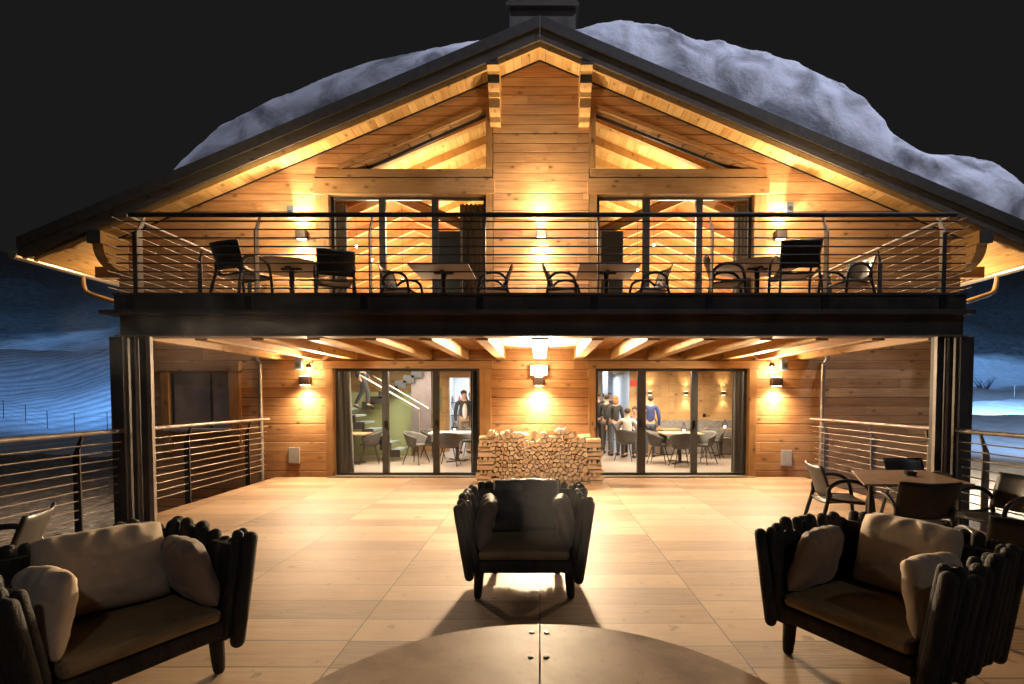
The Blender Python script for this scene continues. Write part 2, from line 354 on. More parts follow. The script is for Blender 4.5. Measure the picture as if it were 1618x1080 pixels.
# ---------------------------------------------------------------- mesh builder
class MB:
    def __init__(s): s.v = []; s.f = []; s.mi = []; s.cur = 0
    def add(s, vs, fs, M4=None):
        o = len(s.v)
        s.v += [tuple(M4 @ Vector(p)) if M4 is not None else tuple(p) for p in vs]
        s.f += [tuple(i + o for i in f) for f in fs]; s.mi += [s.cur] * len(fs)
        return s
    def box(s, x0, x1, y0, y1, z0, z1, M4=None):
        if x0 > x1: x0, x1 = x1, x0
        if y0 > y1: y0, y1 = y1, y0
        if z0 > z1: z0, z1 = z1, z0
        v = [(x0, y0, z0), (x1, y0, z0), (x1, y1, z0), (x0, y1, z0), (x0, y0, z1), (x1, y0, z1), (x1, y1, z1), (x0, y1, z1)]
        return s.add(v, [(0, 3, 2, 1), (4, 5, 6, 7), (0, 1, 5, 4), (1, 2, 6, 5), (2, 3, 7, 6), (3, 0, 4, 7)], M4)
    def prism(s, poly, a, b, axis='Y', M4=None):
        """poly in the plane across axis; Y: (x,z)  X: (y,z)  Z: (x,y)"""
        n = len(poly)
        def P(p, t): return {'Y': (p[0], t, p[1]), 'X': (t, p[0], p[1]), 'Z': (p[0], p[1], t)}[axis]
        v = [P(p, a) for p in poly] + [P(p, b) for p in poly]
        f = [tuple(range(n)), tuple(range(2 * n - 1, n - 1, -1))] + [(i, i + n, (i + 1) % n + n, (i + 1) % n) for i in range(n)]
        return s.add(v, f, M4)
    def tube(s, pts, r, n=8, closed=False, M4=None, flat=1.0):
        pts = [Vector(p) for p in pts]; k = len(pts)
        rr = r if isinstance(r, (list, tuple)) else [r] * k
        v = []; prev = None
        for i, p in enumerate(pts):
            if closed: t = pts[(i + 1) % k] - pts[i - 1]
            else: t = pts[min(i + 1, k - 1)] - pts[max(i - 1, 0)]
            t.normalize()
            if prev is None:
                a = t.orthogonal().normalized() if abs(t.z) < 0.95 else Vector((1, 0, 0))
                a = (a - t * a.dot(t)).normalized()
            else: a = (prev - t * prev.dot(t)).normalized()
            prev = a; b = t.cross(a)
            for j in range(n):
                q = 2 * math.pi * j / n
                v.append(p + a * math.cos(q) * rr[i] + b * math.sin(q) * rr[i] * flat)
        f = []
        for i in range(k if closed else k - 1):
            for j in range(n):
                a0 = i * n; b0 = ((i + 1) % k) * n
                f.append((a0 + j, a0 + (j + 1) % n, b0 + (j + 1) % n, b0 + j))
        if not closed:
            f.append(tuple(range(n - 1, -1, -1))); f.append(tuple(range((k - 1) * n, k * n)))
        return s.add(v, f, M4)
    def capsule(s, a, b, r, n=10):
        a = Vector(a); b = Vector(b); d = (b - a).normalized()
        fr = (0.0, 0.03, 0.12, 0.3, 0.6, 1.0); P_ = []; rr = []
        for x in fr: P_.append(a + d * r * x); rr.append(max(0.03, math.sqrt(max(0, 1 - (1 - x) ** 2))) * r)
        L = (b - a).length
        for t in (0.3, 0.5, 0.7): P_.append(a + d * L * t); rr.append(r * 1.03)
        for x in reversed(fr): P_.append(b - d * r * x); rr.append(max(0.03, math.sqrt(max(0, 1 - (1 - x) ** 2))) * r)
        return s.tube(P_, rr, n)
    def lathe(s, prof, cx=0, cy=0, n=24, M4=None):
        v = []
        for r, z in prof:
            for j in range(n):
                q = 2 * math.pi * j / n; v.append((cx + r * math.cos(q), cy + r * math.sin(q), z))
        f = []
        for i in range(len(prof) - 1):
            for j in range(n): f.append((i * n + j, i * n + (j + 1) % n, (i + 1) * n + (j + 1) % n, (i + 1) * n + j))
        f.append(tuple(range(n - 1, -1, -1))); f.append(tuple(range((len(prof) - 1) * n, len(prof) * n)))
        return s.add(v, f, M4)
    def grid(s, fn, nu, nv, cu=False, M4=None):
        v = [fn(i / (nu if cu else nu - 1), j / (nv - 1)) for j in range(nv) for i in range(nu)]
        f = []
        for j in range(nv - 1):
            for i in range(nu if cu else nu - 1):
                f.append((j * nu + i, j * nu + (i + 1) % nu, (j + 1) * nu + (i + 1) % nu, (j + 1) * nu + i))
        return s.add(v, f, M4)
    def ball(s, c, r, n=12, sc=(1, 1, 1)):
        def fn(u, v):
            a = 2 * math.pi * u; b = math.pi * (v * 0.998 + 0.001)
            return (c[0] + r * sc[0] * math.cos(a) * math.sin(b), c[1] + r * sc[1] * math.sin(a) * math.sin(b), c[2] - r * sc[2] * math.cos(b))
        return s.grid(fn, n, max(6, n * 2 // 3), True)
    def build(s, name, mat, parent=None, smooth=False, bevel=0.0, solid=0.0, subd=0):
        me = bpy.data.meshes.new(name)
        off = Vector((0, 0, 0)); p = parent
        while p is not None: off += p.location; p = p.parent
        me.from_pydata([tuple(Vector(q) - off) for q in s.v], [], s.f)
        for m in (mat if isinstance(mat, (list, tuple)) else [mat]): me.materials.append(M[m] if isinstance(m, str) else m)
        me.polygons.foreach_set('material_index', s.mi)
        bm = bmesh.new(); bm.from_mesh(me)
        bmesh.ops.recalc_face_normals(bm, faces=bm.faces); bm.to_mesh(me); bm.free()
        if smooth:
            me.polygons.foreach_set('use_smooth', [True] * len(me.polygons))
            if smooth != 'all': me.set_sharp_from_angle(angle=R(40))
        o = bpy.data.objects.new(name, me); col.objects.link(o)
        if parent is not None: o.parent = parent
        if solid:
            md = o.modifiers.new('solid', 'SOLIDIFY'); md.thickness = solid; md.offset = 0
        if bevel:
            md = o.modifiers.new('bevel', 'BEVEL'); md.width = bevel; md.segments = 2; md.limit_method = 'ANGLE'
        if subd:
            md = o.modifiers.new('sub', 'SUBSURF'); md.levels = subd; md.render_levels = subd
        return o

def tag(o, label=None, cat=None, group=None, kind=None):
    if label: o['label'] = label
    if cat: o['category'] = cat
    if group: o['group'] = group
    if kind: o['kind'] = kind
    return o
def thing(name, label, cat, loc=(0, 0, 0), rotz=0, group=None):
    o = bpy.data.objects.new(name, None); col.objects.link(o); o.empty_display_size = 0.1
    o.location = loc; o.rotation_euler = (0, 0, rotz)
    return tag(o, label, cat, group)
def dup(root, loc, rotz, label=None, group=None):
    def cp(o, par):
        c = o.copy(); col.objects.link(c)
        if par is not None: c.parent = par
        for ch in list(o.children): cp(ch, c)
        return c
    r = cp(root, None); r.location = loc; r.rotation_euler = (root.rotation_euler[0] if False else 0, 0, rotz)
    if label: r['label'] = label
    if group: r['group'] = group
    return r
def place(root, loc, rotz): root.location = loc; root.rotation_euler = (0, 0, rotz); return root
def smooth_path(pts, n=6):
    """Catmull-Rom through the points"""
    P = [Vector(p) for p in pts]; P = [P[0] * 2 - P[1]] + P + [P[-1] * 2 - P[-2]]
    out = []
    for i in range(1, len(P) - 2):
        for k in range(n):
            t = k / n
            out.append(0.5 * ((2 * P[i]) + (P[i + 1] - P[i - 1]) * t + (2 * P[i - 1] - 5 * P[i] + 4 * P[i + 1] - P[i + 2]) * t * t + (3 * P[i] - P[i - 1] - 3 * P[i + 1] + P[i + 2]) * t ** 3))
    out.append(P[-2]); return out

def lamp(kind, name, loc, energy, color=WARM, target=None, size=0.05, angle=90, blend=0.6, sy=None):
    l = bpy.data.lights.new(name, kind); l.energy = energy; l.color = color
    if kind == 'AREA':
        l.size = size
        if sy: l.shape = 'RECTANGLE'; l.size_y = sy
    elif kind == 'SUN': l.angle = R(angle)
    else: l.shadow_soft_size = size
    if kind == 'SPOT': l.spot_size = R(angle); l.spot_blend = blend
    o = bpy.data.objects.new(name, l); col.objects.link(o); o.location = loc
    if target is not None:
        o.rotation_euler = (Vector(target) - Vector(loc)).to_track_quat('-Z', 'Y').to_euler()
    return o

# ================================================================= SETTING
YW = 10.2          # facade plane
YR = 9.55          # front of the roof
YB = 6.50          # front of the balcony
TX = 5.35          # half width of terrace
mb = MB(); mb.box(-TX, TX, -4, YW, -0.12, 0.0)
tag(mb.build('terrace_floor', 'tiles'), kind='structure')
mb = MB(); mb.box(-TX - 0.02, TX + 0.02, -4, YW, -1.2, -0.121)
tag(mb.build('terrace_base', 'grey_wall'), kind='structure')

def interp(tab, x):
    if x <= tab[0][0]: return tab[0][1]
    for (a, b), (c, d) in zip(tab, tab[1:]):
        if x <= c: 
            t = (x - a) / (c - a); return b + (d - b) * t
    return tab[-1][1]
TL = [(0, -1.0), (13, -1.0), (20, -0.9), (27, 0.0), (40, 3.2), (70, 8.6), (110, 22), (200, 52), (420, 112), (900, 150)]
TR = [(0, -0.75), (12, -0.7), (20, -0.4), (40, 0.9), (80, 3.1), (100, 6.0), (160, 32), (250, 76), (420, 150), (900, 240)]
def ground(x, y):
    r = math.hypot(x, y * 1.0) * (1 if y > 0 else 1)
    yy = max(0.0, y) if y > 0 else 0
    dist = max(yy, 0.72 * r)
    w = 0.5 + 0.5 * math.tanh(x / 6.0)
    z = interp(TL, dist) * (1 - w) + interp(TR, dist) * w
    a = min(1, max(0, (dist - 10) / 30))
    z += (noise.fractal((x * 0.03, y * 0.03, 2.0), 0.9, 2.0, 5)) * (0.4 + 0.045 * dist) * a
    z += noise.fractal((x * 0.5, y * 0.5, 5.0), 0.9, 2.0, 4) * 0.10
    if abs(x) < TX + 0.4 + 0.0 and y < YW + 0.5: z = min(z, -0.5)
    if abs(x) < 9 and YW - 0.5 < y < 40: z = min(z, -0.6)
    return z
mb = MB()
rs = [0.5 + 2.2 * i for i in range(10)] + [22 * 1.075 ** i for i in range(56)]
def tf(u, v):
    r = rs[int(round(v * (len(rs) - 1)))]; a = R(-20) + R(220) * u
    x, y = r * math.cos(a), r * math.sin(a); return (x, y, ground(x, y))
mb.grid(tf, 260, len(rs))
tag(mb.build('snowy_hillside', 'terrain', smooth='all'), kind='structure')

# ================================================================= HOUSE
ZR = az(97, YW)                 # gable apex of the wall
SL = 0.413
def roof_z(x): return ZR - SL * abs(x)
house = thing('chalet', 'large timber chalet with a dark gabled roof and glowing windows', 'house', (0, YW, 0))
WX = 8.4
zt = az(268, YW); zb = 2.96
def xz(px, py): return at(px, py, YW)
# openings in metres
LW = [(ax(515, YW), ax(776, YW)), (ax(930, YW), ax(1195, YW))]   # lower, outer edge of timber surround
UW = [(ax(500, YW, 400), ax(780, YW, 400)), (ax(930, YW, 400), ax(1210, YW, 400))]
ZL = az(570, YW)
cl = [(xz(556, 270), xz(768, 172), xz(768, 270)), (xz(1182, 270), xz(941, 172), xz(941, 270))]
mb = MB(); T = 0.25
def wp(poly): mb.prism(poly, YW, YW + T)
wp([(-WX, -1.2), (WX, -1.2), (WX, 0), (-WX, 0)])
xs = [-WX, LW[0][0], LW[0][1], LW[1][0], LW[1][1], WX]
for a, b in ((0, 1), (2, 3), (4, 5)): wp([(xs[a], 0), (xs[b], 0), (xs[b], ZL), (xs[a], ZL)])
wp([(-WX, ZL), (WX, ZL), (WX, zb), (-WX, zb)])
xs = [-WX, UW[0][0], UW[0][1], UW[1][0], UW[1][1], WX]
for a, b in ((0, 1), (2, 3), (4, 5)):
    x0, x1 = xs[a], xs[b]
    wp([(x0, zb), (x1, zb), (x1, min(zt, roof_z(x1) if abs(x1) == WX else zt)), (x0, min(zt, roof_z(x0) if abs(x0) == WX else zt))] if False else
       ([(x0, zb), (x1, zb), (x1, zt), (x0 + (0), roof_z(x0))] if False else
        ([(x0, zb), (x1, zb), (x1, zt), ((roof_z(0) - zt) / -SL, zt), (x0, roof_z(x0))] if a == 0 else
         ([(x0, zb), (x1, zb), (x1, roof_z(x1)), ((roof_z(0) - zt) / SL, zt), (x0, zt)] if a == 4 else
          [(x0, zb), (x1, zb), (x1, zt), (x0, zt)]))))
# gable above the transoms
xe = (roof_z(0) - zt) / SL
xa = cl[0][0][0]; xb = cl[0][1][0]; xc = cl[1][1][0]; xd = cl[1][0][0]
wp([(-xe, zt), (xa, zt), (xa, roof_z(xa))])
wp([(xa, zt), (xb, cl[0][1][1]), (xb, roof_z(xb)), (xa, roof_z(xa))])
wp([(xb, zt), (xc, zt), (xc, roof_z(xc)), (0, ZR), (xb, roof_z(xb))])
wp([(xc, cl[1][1][1]), (xd, zt), (xd, roof_z(xd)), (xc, roof_z(xc))])
wp([(xd, zt), (xe, zt), (xd, roof_z(xd))])
mb.build('facade_wall', 'facade', house)
mb = MB()
for sx in (-1, 1): mb.box(sx * (WX - 0.25), sx * WX, YW + T + 0.002, 22, -1.2, roof_z(WX) - 0.01)
mb.build('side_wall', 'facade', house)
# central pier, a board's thickness proud of the wall
mb = MB(); px0, px1 = ax(780, YW, 300), ax(930, YW, 300)
mb.prism([(px0, zb), (px1, zb), (px1, roof_z(px1) - 0.004), (0, ZR - 0.004), (px0, roof_z(px0) - 0.004)], YW - 0.045, YW - 0.002)
mb.build('central_pier', 'facade', house)
# dark joint where wall meets soffit
mb = MB()
for s in (-1, 1):
    mb.prism([(0, ZR - 0.03), (s * WX, roof_z(WX) - 0.03), (s * WX, roof_z(WX) - 0.002), (0, ZR - 0.002)], YW - 0.062, YW - 0.047)
mb.build('shadow_joint', 'darkmetal', house)

# ---- roof
roof = MB(); EX = 9.62; YE = 22
for s in (-1, 1):
    roof.prism([(0, ZR + 0.02), (s * EX, roof_z(EX) + 0.02), (s * EX, roof_z(EX) + 0.30), (0, ZR + 0.30)], YR + 0.16, YE)
roof = roof.build('roof', 'barge_top', house)
mb = MB()
for s in (-1, 1):
    mb.prism([(0, ZR), (s * EX, roof_z(EX)), (s * EX, roof_z(EX) + 0.018), (0, ZR + 0.018)], YR + 0.10, YE)
mb.build('soffit', 'soffit', roof)
zi = az(62, YR)      # lower edge of the board at the apex
zi_l = az(43, YR); zi_t = az(25, YR)
def sl(z, x): return z - SL * abs(x)
for s in (-1, 1):
    mb = MB(); x1 = s * 9.74
    mb.prism([(0, zi), (x1, sl(zi, x1)), (x1, sl(zi_l, x1)), (0, zi_l)], YR, YR + 0.055)
    mb.build('bargeboard', 'barge', roof)
    mb = MB()
    mb.prism([(0, zi_l + 0.003), (x1, sl(zi_l, x1) + 0.003), (x1, sl(zi_t, x1)), (0, zi_t)], YR - 0.03, YR + 0.12)
    mb.build('verge_trim', 'barge_top', roof)
    mb = MB()
    mb.prism([(0, ZR - 0.12), (s * 9.5, sl(ZR, 9.5) - 0.12), (s * 9.5, sl(ZR, 9.5) - 0.002), (0, ZR - 0.002)], YR + 0.058, YR + 0.11)
    mb.build('fly_rafter', 'beam', roof)
mb = MB(); mb.box(-0.006, 0.006, YR - 0.034, YR - 0.028, zi + 0.01, zi_t - 0.02); mb.build('ridge_seam', 'zinc', roof)
# purlin corbels, stacked and stepped
for s in (-1, 1):
    X0 = s * 0.865; w = 0.115
    steps = [(YR - 0.02, 0.0), (YR + 0.14, 0.30), (YR + 0.30, 0.56)]
    z_top = roof_z(0.865 + w) - 0.02
    zs = [z_top, az(110, YR), az(150, YR + 0.2), az(203, YW)]
    root = None
    for k in range(3):
        z1 = zs[k] - (0.002 if k else 0); z0 = zs[k + 1]
        y0 = steps[k][0]
        # rounded nose
        poly = [(YW - 0.002 if k == 0 else YW - 0.048, z0), (YW - 0.048, z1), (y0, z1), (y0, z1 - (z1 - z0) * 0.45), (y0 + 0.05, z1 - (z1 - z0) * 0.62), (y0 + 0.11, z1 - (z1 - z0) * 0.75), (y0 + 0.13, z0)]
        poly[0] = (YW - 0.048, z0)
        mb = MB(); mb.prism(poly, X0 - w + 0.006 * k, X0 + w - 0.006 * k, 'X')
        cb = mb.build('corbel', 'beam', house, bevel=0.006)
        if k < 2:
            mb = MB(); mb.box(X0 - w + 0.004, X0 + w - 0.004, y0 - 0.012, y0 - 0.001, z1 - (z1 - z0) * 0.45, z1 - 0.006); mb.build('end_cap', 'barge_top', cb)  # dark plate added over the corbel front to keep it dark
    # eaves purlin with its curved bracket
    Xe = s * 8.30; z1 = roof_z(Xe + s * 0.12) - 0.01
    mb = MB(); mb.box(Xe - 0.12, Xe + 0.12, YR - 0.02, YW - 0.002, z1 - 0.24, z1); pu = mb.build('purlin', 'beam', house, bevel=0.006)
    mb = MB(); mb.box(Xe - 0.125, Xe + 0.125, YR - 0.034, YR - 0.022, z1 - 0.245, z1); mb.build('end_cap', 'barge_top', pu)  # dark plate added over the purlin front to keep it dark
    pts = [(YW - 0.002, z1 - 0.245), (YR + 0.02, z1 - 0.245)]
    for q in range(0, 91, 10): pts.append((YR + 0.06 + 0.42 * (1 - math.cos(R(q))) , z1 - 0.25 - 0.40 * math.sin(R(q))))
    pts.append((YW - 0.002, z1 - 0.65))
    mb = MB(); mb.prism(pts, Xe - 0.10, Xe + 0.10, 'X'); mb.build('bracket', 'beam', house, bevel=0.004)
    # rear wall plate seen under the eaves
    mb = MB(); mb.box(s * (WX + 0.002), s * (WX + 0.5), YW + 0.02, YW + 0.22, z1 - 0.72, z1 - 0.5); mb.build('plate_end', 'beam_x', house, bevel=0.004)

# gutters and downpipes
for s in (-1, 1):
    g = thing('gutter', 'zinc gutter along the %s eaves with its elbow pipe' % ('left' if s < 0 else 'right'), 'gutter', (s * 9.72, YR, sl(ZR, 9.72)))
    zg = roof_z(9.70) + 0.03
    mb = MB(); prof = [(0.075 * math.cos(R(q)), -0.075 * math.sin(R(q))) for q in range(0, 181, 20)]
    prof = prof + [(x * 0.9, z * 0.9) for x, z in reversed(prof)]
    mb.prism([(s * 9.72 + x, zg + z) for x, z in prof], YR - 0.12, 21)
    mb.build('trough', 'zinc', g, smooth=True)
    mb = MB(); mb.lathe([(0.077, -0.01), (0.077, 0.01)], 0, 0, 16, Matrix.Translation((s * 9.72, YR - 0.125, zg)) @ Matrix.Rotation(R(90), 4, 'X'))
    mb.build('end_cap', 'zinc', g)
    mb = MB(); yy = 10.85
    mb.tube(smooth_path([(s * 9.72, yy, zg - 0.05), (s * 9.70, yy, zg - 0.25), (s * 9.62, yy, zg - 0.40), (s * 9.3, yy, zg - 0.52), (s * 8.75, yy, zg - 0.70), (s * 8.50, yy, zg - 0.82), (s * 8.47, yy, zg - 1.1), (s * 8.47, yy, -0.8)]), 0.05, 12)
    mb.build('elbow_pipe', 'zinc', g, smooth=True)

# chimney
ch = MB(); cxm = ax(857, 11.6); wc = 0.72
ch.box(cxm - wc, cxm + wc, 11.3, 12.4, ZR - 0.6, az(12, 11.3))
ch = ch.build('chimney', plain('chimney_render', (0.10, 0.085, 0.068), 0.85, 0, 0.25, 4, 0.4), house)
mb = MB(); mb.box(cxm - wc - 0.07, cxm + wc + 0.07, 11.23, 12.47, az(12, 11.3) + 0.002, az(6, 11.3)); mb.box(cxm - wc - 0.03, cxm + wc + 0.03, 11.27, 12.43, az(6, 11.3), az(-30, 11.3))
mb.build('chimney_collar', 'barge', ch)
mb = MB()
mb.prism([(cxm - wc - 0.25, roof_z(wc + .25) + 0.30), (cxm + wc + 0.25, roof_z(wc + .25) + 0.30), (cxm + wc + 0.01, ZR + 0.62), (cxm - wc - 0.01, ZR + 0.62)], 11.2, 11.28)
mb.build('chimney_flashing', 'barge', ch)

# ---- snow on the roof
def snow_body(tab, name, label, y0, seed):
    pts = [at(px, py, 10.35) for px, py in tab]
    x0, x1 = pts[0][0], pts[-1][0]
    def fn(u, v):
        # cross section angle: v 0 front bottom .. 1 rear bottom
        x = x0 + (x1 - x0) * u
        zt_ = (interp(pts, x - 0.2) + interp(pts, x + 0.2) + interp(pts, x)) / 3; base = roof_z(x) + 0.28
        th = max(0.0, zt_ - base) + 0.02
        if v < 0.45:
            a = v / 0.45 * math.pi / 2
            y = y0 + 0.75 * (1 - math.cos(a)); z = base + th * math.sin(a) ** 0.8
        else:
            t = (v - 0.45) / 0.55; y = y0 + 0.75 + t * 8; z = base + th * (1 - 0.8 * t * t)
        k = min(1.0, th / 0.3)
        n = noise.fractal((x * 0.4 + seed, y * 0.4, z * 0.5), 1.0, 2.1, 2)
        n2 = noise.fractal((x * 1.3 + seed, y * 1.5, z * 1.6), 0.8, 2.1, 5) * (0.6 if seed > 5 else 0.4)
        y += (abs(n) * 0.32 + n2 * 0.16) * k * (0.2 + math.sin(min(1, v / 0.45) * math.pi / 2))
        z += (n * 0.012 + n2 * 0.030) * k * math.sin(min(1, v / 0.45) * math.pi / 2)
        return (x, y, z)
    mb = MB(); mb.grid(fn, 170, 46)
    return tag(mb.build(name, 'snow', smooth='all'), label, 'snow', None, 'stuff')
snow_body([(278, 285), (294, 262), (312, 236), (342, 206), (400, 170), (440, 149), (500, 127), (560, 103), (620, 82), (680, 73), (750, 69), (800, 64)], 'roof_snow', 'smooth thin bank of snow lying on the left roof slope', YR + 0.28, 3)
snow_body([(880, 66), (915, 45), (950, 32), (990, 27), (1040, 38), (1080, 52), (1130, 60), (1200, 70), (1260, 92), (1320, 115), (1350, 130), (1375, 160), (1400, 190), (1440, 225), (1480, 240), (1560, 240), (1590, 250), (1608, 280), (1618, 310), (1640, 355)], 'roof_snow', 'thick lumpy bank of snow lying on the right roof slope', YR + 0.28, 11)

# ---- windows
def window_bay(name, x0, x1, z0, z1, outer, panes, mull, handle_side=0):
    """x0,x1,z0,z1 glass frame; outer timber surround; returns the part"""
    ox0, ox1, oz1 = outer
    w = MB()
    w.box(x0, x0 + 0.06, YW + 0.10, YW + 0.17, z0, z1); w.box(x1 - 0.06, x1, YW + 0.10, YW + 0.17, z0, z1)
    w.box(x0 + 0.061, x1 - 0.061, YW + 0.10, YW + 0.17, z1 - 0.05, z1); w.box(x0 + 0.061, x1 - 0.061, YW + 0.10, YW + 0.17, z0, z0 + 0.07)
    win = w.build(name, 'frame', house, bevel=0.004)
    for m0, m1 in mull:
        q = MB(); q.box(m0, m1, YW + 0.085, YW + 0.185, z0 + 0.071, z1 - 0.051); q.build('mullion', 'frame', win, bevel=0.004)
        q = MB(); q.box((m0 + m1) / 2 - 0.012, (m0 + m1) / 2 + 0.012, YW + 0.03, YW + 0.084, z0 + 1.0, z0 + 1.14); q.build('handle', 'darkmetal', win)
    edges = [x0 + 0.061] + [e for m in mull for e in m] + [x1 - 0.061]
    for i in range(0, len(edges), 2):
        q = MB(); q.box(edges[i] + 0.001, edges[i + 1] - 0.001, YW + 0.13, YW + 0.136, z0 + 0.071, z1 - 0.051); q.build('pane', 'glass', win)
    q = MB()
    q.box(ox0, x0 - 0.001, YW - 0.03, YW + 0.2, z0, oz1[0]); q.build('jamb', 'beam_z', win, bevel=0.006)
    q = MB(); q.box(x1 + 0.001, ox1, YW - 0.03, YW + 0.2, z0, oz1[0]); q.build('jamb', 'beam_z', win, bevel=0.006)
    q = MB(); q.box(ox0 - 0.03, ox1 + 0.03, YW - 0.07, YW + 0.2, oz1[0] + 0.001, oz1[1]); q.build('lintel', 'beam_x', win, bevel=0.008)
    return win
zl0 = az(582, YW)
def mm(*ps, py=627): return [(ax(a, YW, py), ax(b, YW, py)) for a, b in ps]
wl = window_bay('window', ax(527, YW), ax(758, YW), 0.005, zl0, (LW[0][0], LW[0][1], (zl0, ZL)), 3, mm((601, 611), (682, 692)))
wr = window_bay('window', ax(941, YW), ax(1183, YW), 0.005, zl0, (LW[1][0], LW[1][1], (zl0, ZL)), 3, mm((1009, 1022), (1095, 1105)))
zu1 = az(308, YW); zu2 = az(283, YW)
wul = window_bay('window', ax(521, YW, 400), ax(768, YW, 400), zb + 0.005, zu1, (UW[0][0], UW[0][1], (zu1, zu2)), 3, mm((597, 607), (681, 691), py=400))
wur = window_bay('window', ax(943, YW, 400), ax(1190, YW, 400), zb + 0.005, zu1, (UW[1][0], UW[1][1], (zu1, zu2)), 3, mm((1017, 1028), (1102, 1112), py=400))
for k, (c, wn, u) in enumerate(((cl[0], wul, UW[0]), (cl[1], wur, UW[1]))):
    # transom board
    q = MB(); q.box(u[0] + 0.02, u[1] - 0.02, YW - 0.05, YW + 0.2, zu2 + 0.03, zt); q.build('transom', 'beam_x', wn, bevel=0.006)
    q = MB(); q.box(u[0] + 0.03, u[1] - 0.03, YW + 0.0, YW + 0.2, zu2 + 0.001, zu2 + 0.029); q.build('transom_gap', 'darkmetal', wn)
    (ax0, az0), (ax1, az1), (ax2, az2) = c
    sgn = 1 if ax1 > ax0 else -1
    q = MB(); q.prism([(ax0, az0), (ax2, az2), (ax1, az1)], YW + 0.13, YW + 0.136); q.build('gable_pane', 'glass', wn)
    # sloping frame and upright post
    q = MB(); d = 0.10
    q.prism([(ax0 - sgn * 0.25, az0 - 0.0), (ax1, az1 - 0.02), (ax1, az1 - 0.02 + d), (ax0 - sgn * 0.25, az0 + d)], YW - 0.05, YW + 0.12); q.build('sloping_frame', 'beam_x', wn, bevel=0.006)
    q = MB(); q.prism([(ax0 + sgn * 0.1, az0), (ax1, az1 - 0.075), (ax1, az1 - 0.022), (ax0 - sgn * 0.05, az0)], YW + 0.121, YW + 0.16); q.build('sash', 'frame', wn)
    q = MB(); q.box(ax1 + sgn * 0.001, ax1 + sgn * 0.125, YW - 0.06, YW + 0.2, zt + 0.001, az1 + 0.12); q.build('gable_post', 'beam_z', wn, bevel=0.006)
# blind window on the dark left stretch of the lower wall
q = MB(); x0, x1, z1, z0 = ax(272, YW), ax(366, YW), az(588, YW), az(676, YW)
q.box(x0, x1, YW - 0.03, YW - 0.004, z0, z1); bw = q.build('side_window', 'dark_glass', house)
q = MB(); q.box(x0 - 0.16, x0 - 0.001, YW - 0.10, YW - 0.004, z0 - 0.5, z1 + 0.02); q.build('jamb', 'beam_z', bw, bevel=0.005)
q = MB(); q.box(x1 + 0.001, x1 + 0.2, YW - 0.10, YW - 0.004, z0 - 0.5, z1 + 0.02); q.build('jamb', 'beam_z', bw, bevel=0.005)
q = MB(); q.box(x0 - 0.32, x1 + 0.22, YW - 0.11, YW - 0.004, z1 + 0.021, z1 + 0.22); q.build('lintel', 'beam_x', bw, bevel=0.005)
q = MB(); q.box(x0 + 0.03, x0 + 0.07, YW - 0.045, YW - 0.031, z0, z1 - 0.03); q.box(x1 - 0.4, x1 - 0.36, YW - 0.045, YW - 0.031, z0, z1 - 0.03); q.build('sash', 'frame', bw)
q = MB(); q.box(x0 - 0.05, x1 + 0.05, YW - 0.2, YW - 0.031, z0 - 0.05, z0 - 0.001); q.build('sill', 'plate', bw)
# threshold
for w_, (a, b) in ((wl, LW[0]), (wr, LW[1])):
    q = MB(); q.box(a + 0.02, b - 0.02, YW - 0.09, YW + 0.098, 0.001, 0.028); q.build('threshold', 'zinc', w_)

# ---- lower room shell
q = MB(); q.box(-8.1, 8.1, YW + T + 0.01, 26, -0.1, 0.004); tag(q.build('room_floor', 'infloor'), kind='structure')
q = MB(); q.box(-8.1, 8.1, YW + T + 0.01, 26, 2.60, 2.68); q.build('room_ceiling', 'ceiling', house)
for i in range(-10, 11):
    if i == 0: continue
    q = MB(); X = i * 0.76; q.box(X - 0.07, X + 0.07, YW + T + 0.01, 15, 2.42, 2.598); q.build('ceiling_beam', 'beam', house)
XR = ax(1000, 15)
q = MB(); q.box(XR, 8.1, 15.0, 15.2, 0.005, 2.598); q.build('dining_wall', 'inner_wall', house)
for p in (1062, 1118, 1000):
    q = MB(); X = ax(p, 14.9); q.box(X - 0.09, X + 0.09, 14.96, 14.998, 0.8, 2.4); q.build('wall_batten', 'inner_wall', house)
q = MB(); q.box(XR + 0.01, 8.1, 14.965, 14.997, 2.41, 2.55); q.build('wall_batten', 'inner_wall', house)
# left room back wall with doorway to bright kitchen
xd0, xd1 = ax(709, 15), ax(742, 15)
q = MB(); q.box(-8.1, xd0, 15.0, 15.2, 0.005, 2.598); q.box(xd1, -0.3, 15.0, 15.2, 0.005, 2.598); q.box(xd0, xd1, 15.0, 15.2, 2.2, 2.598); q.build('stair_wall', 'inner_wall', house)
q = MB(); q.box(-0.45, -0.3, YW + T + 0.02, 14.998, 0.005, 2.598); q.build('partition_wall', 'inner_wall', house)
q = MB(); q.box(xd0 - 0.6, -0.3, 19.0, 19.1, 0.005, 2.598); q.box(xd0 - 0.6, xd0 - 0.5, 15.21, 19, 0.005, 2.598); q.box(-0.4, -0.3, 15.21, 19, 0.005, 2.598); q.build('kitchen_wall', 'white', house)
q = MB(); q.box(-0.1, 8.1, 25.8, 25.95, 0.005, 2.598); q.box(-0.1, 0.02, 15.1, 25.79, 0.005, 2.598); q.box(XR + 0.6, XR + 0.7, 15.21, 25.79, 0.005, 2.598); q.build('hall_wall', 'white', house)
q = MB(); q.box(-8.1, 8.1, 25.96, 26.1, -1.2, 2.95); q.build('rear_wall', 'facade', house)
for y in (16.6, 18.6, 20.6, 22.6):
    for X in (1.92 + (y - 16.6) * 0.09,):
        q = MB(); q.box(X * y / 16.6 - 0.14, X * y / 16.6 + 0.14, y, y + 0.3, 0.005, 2.598); q.build('hall_column', 'grey_wall', house)
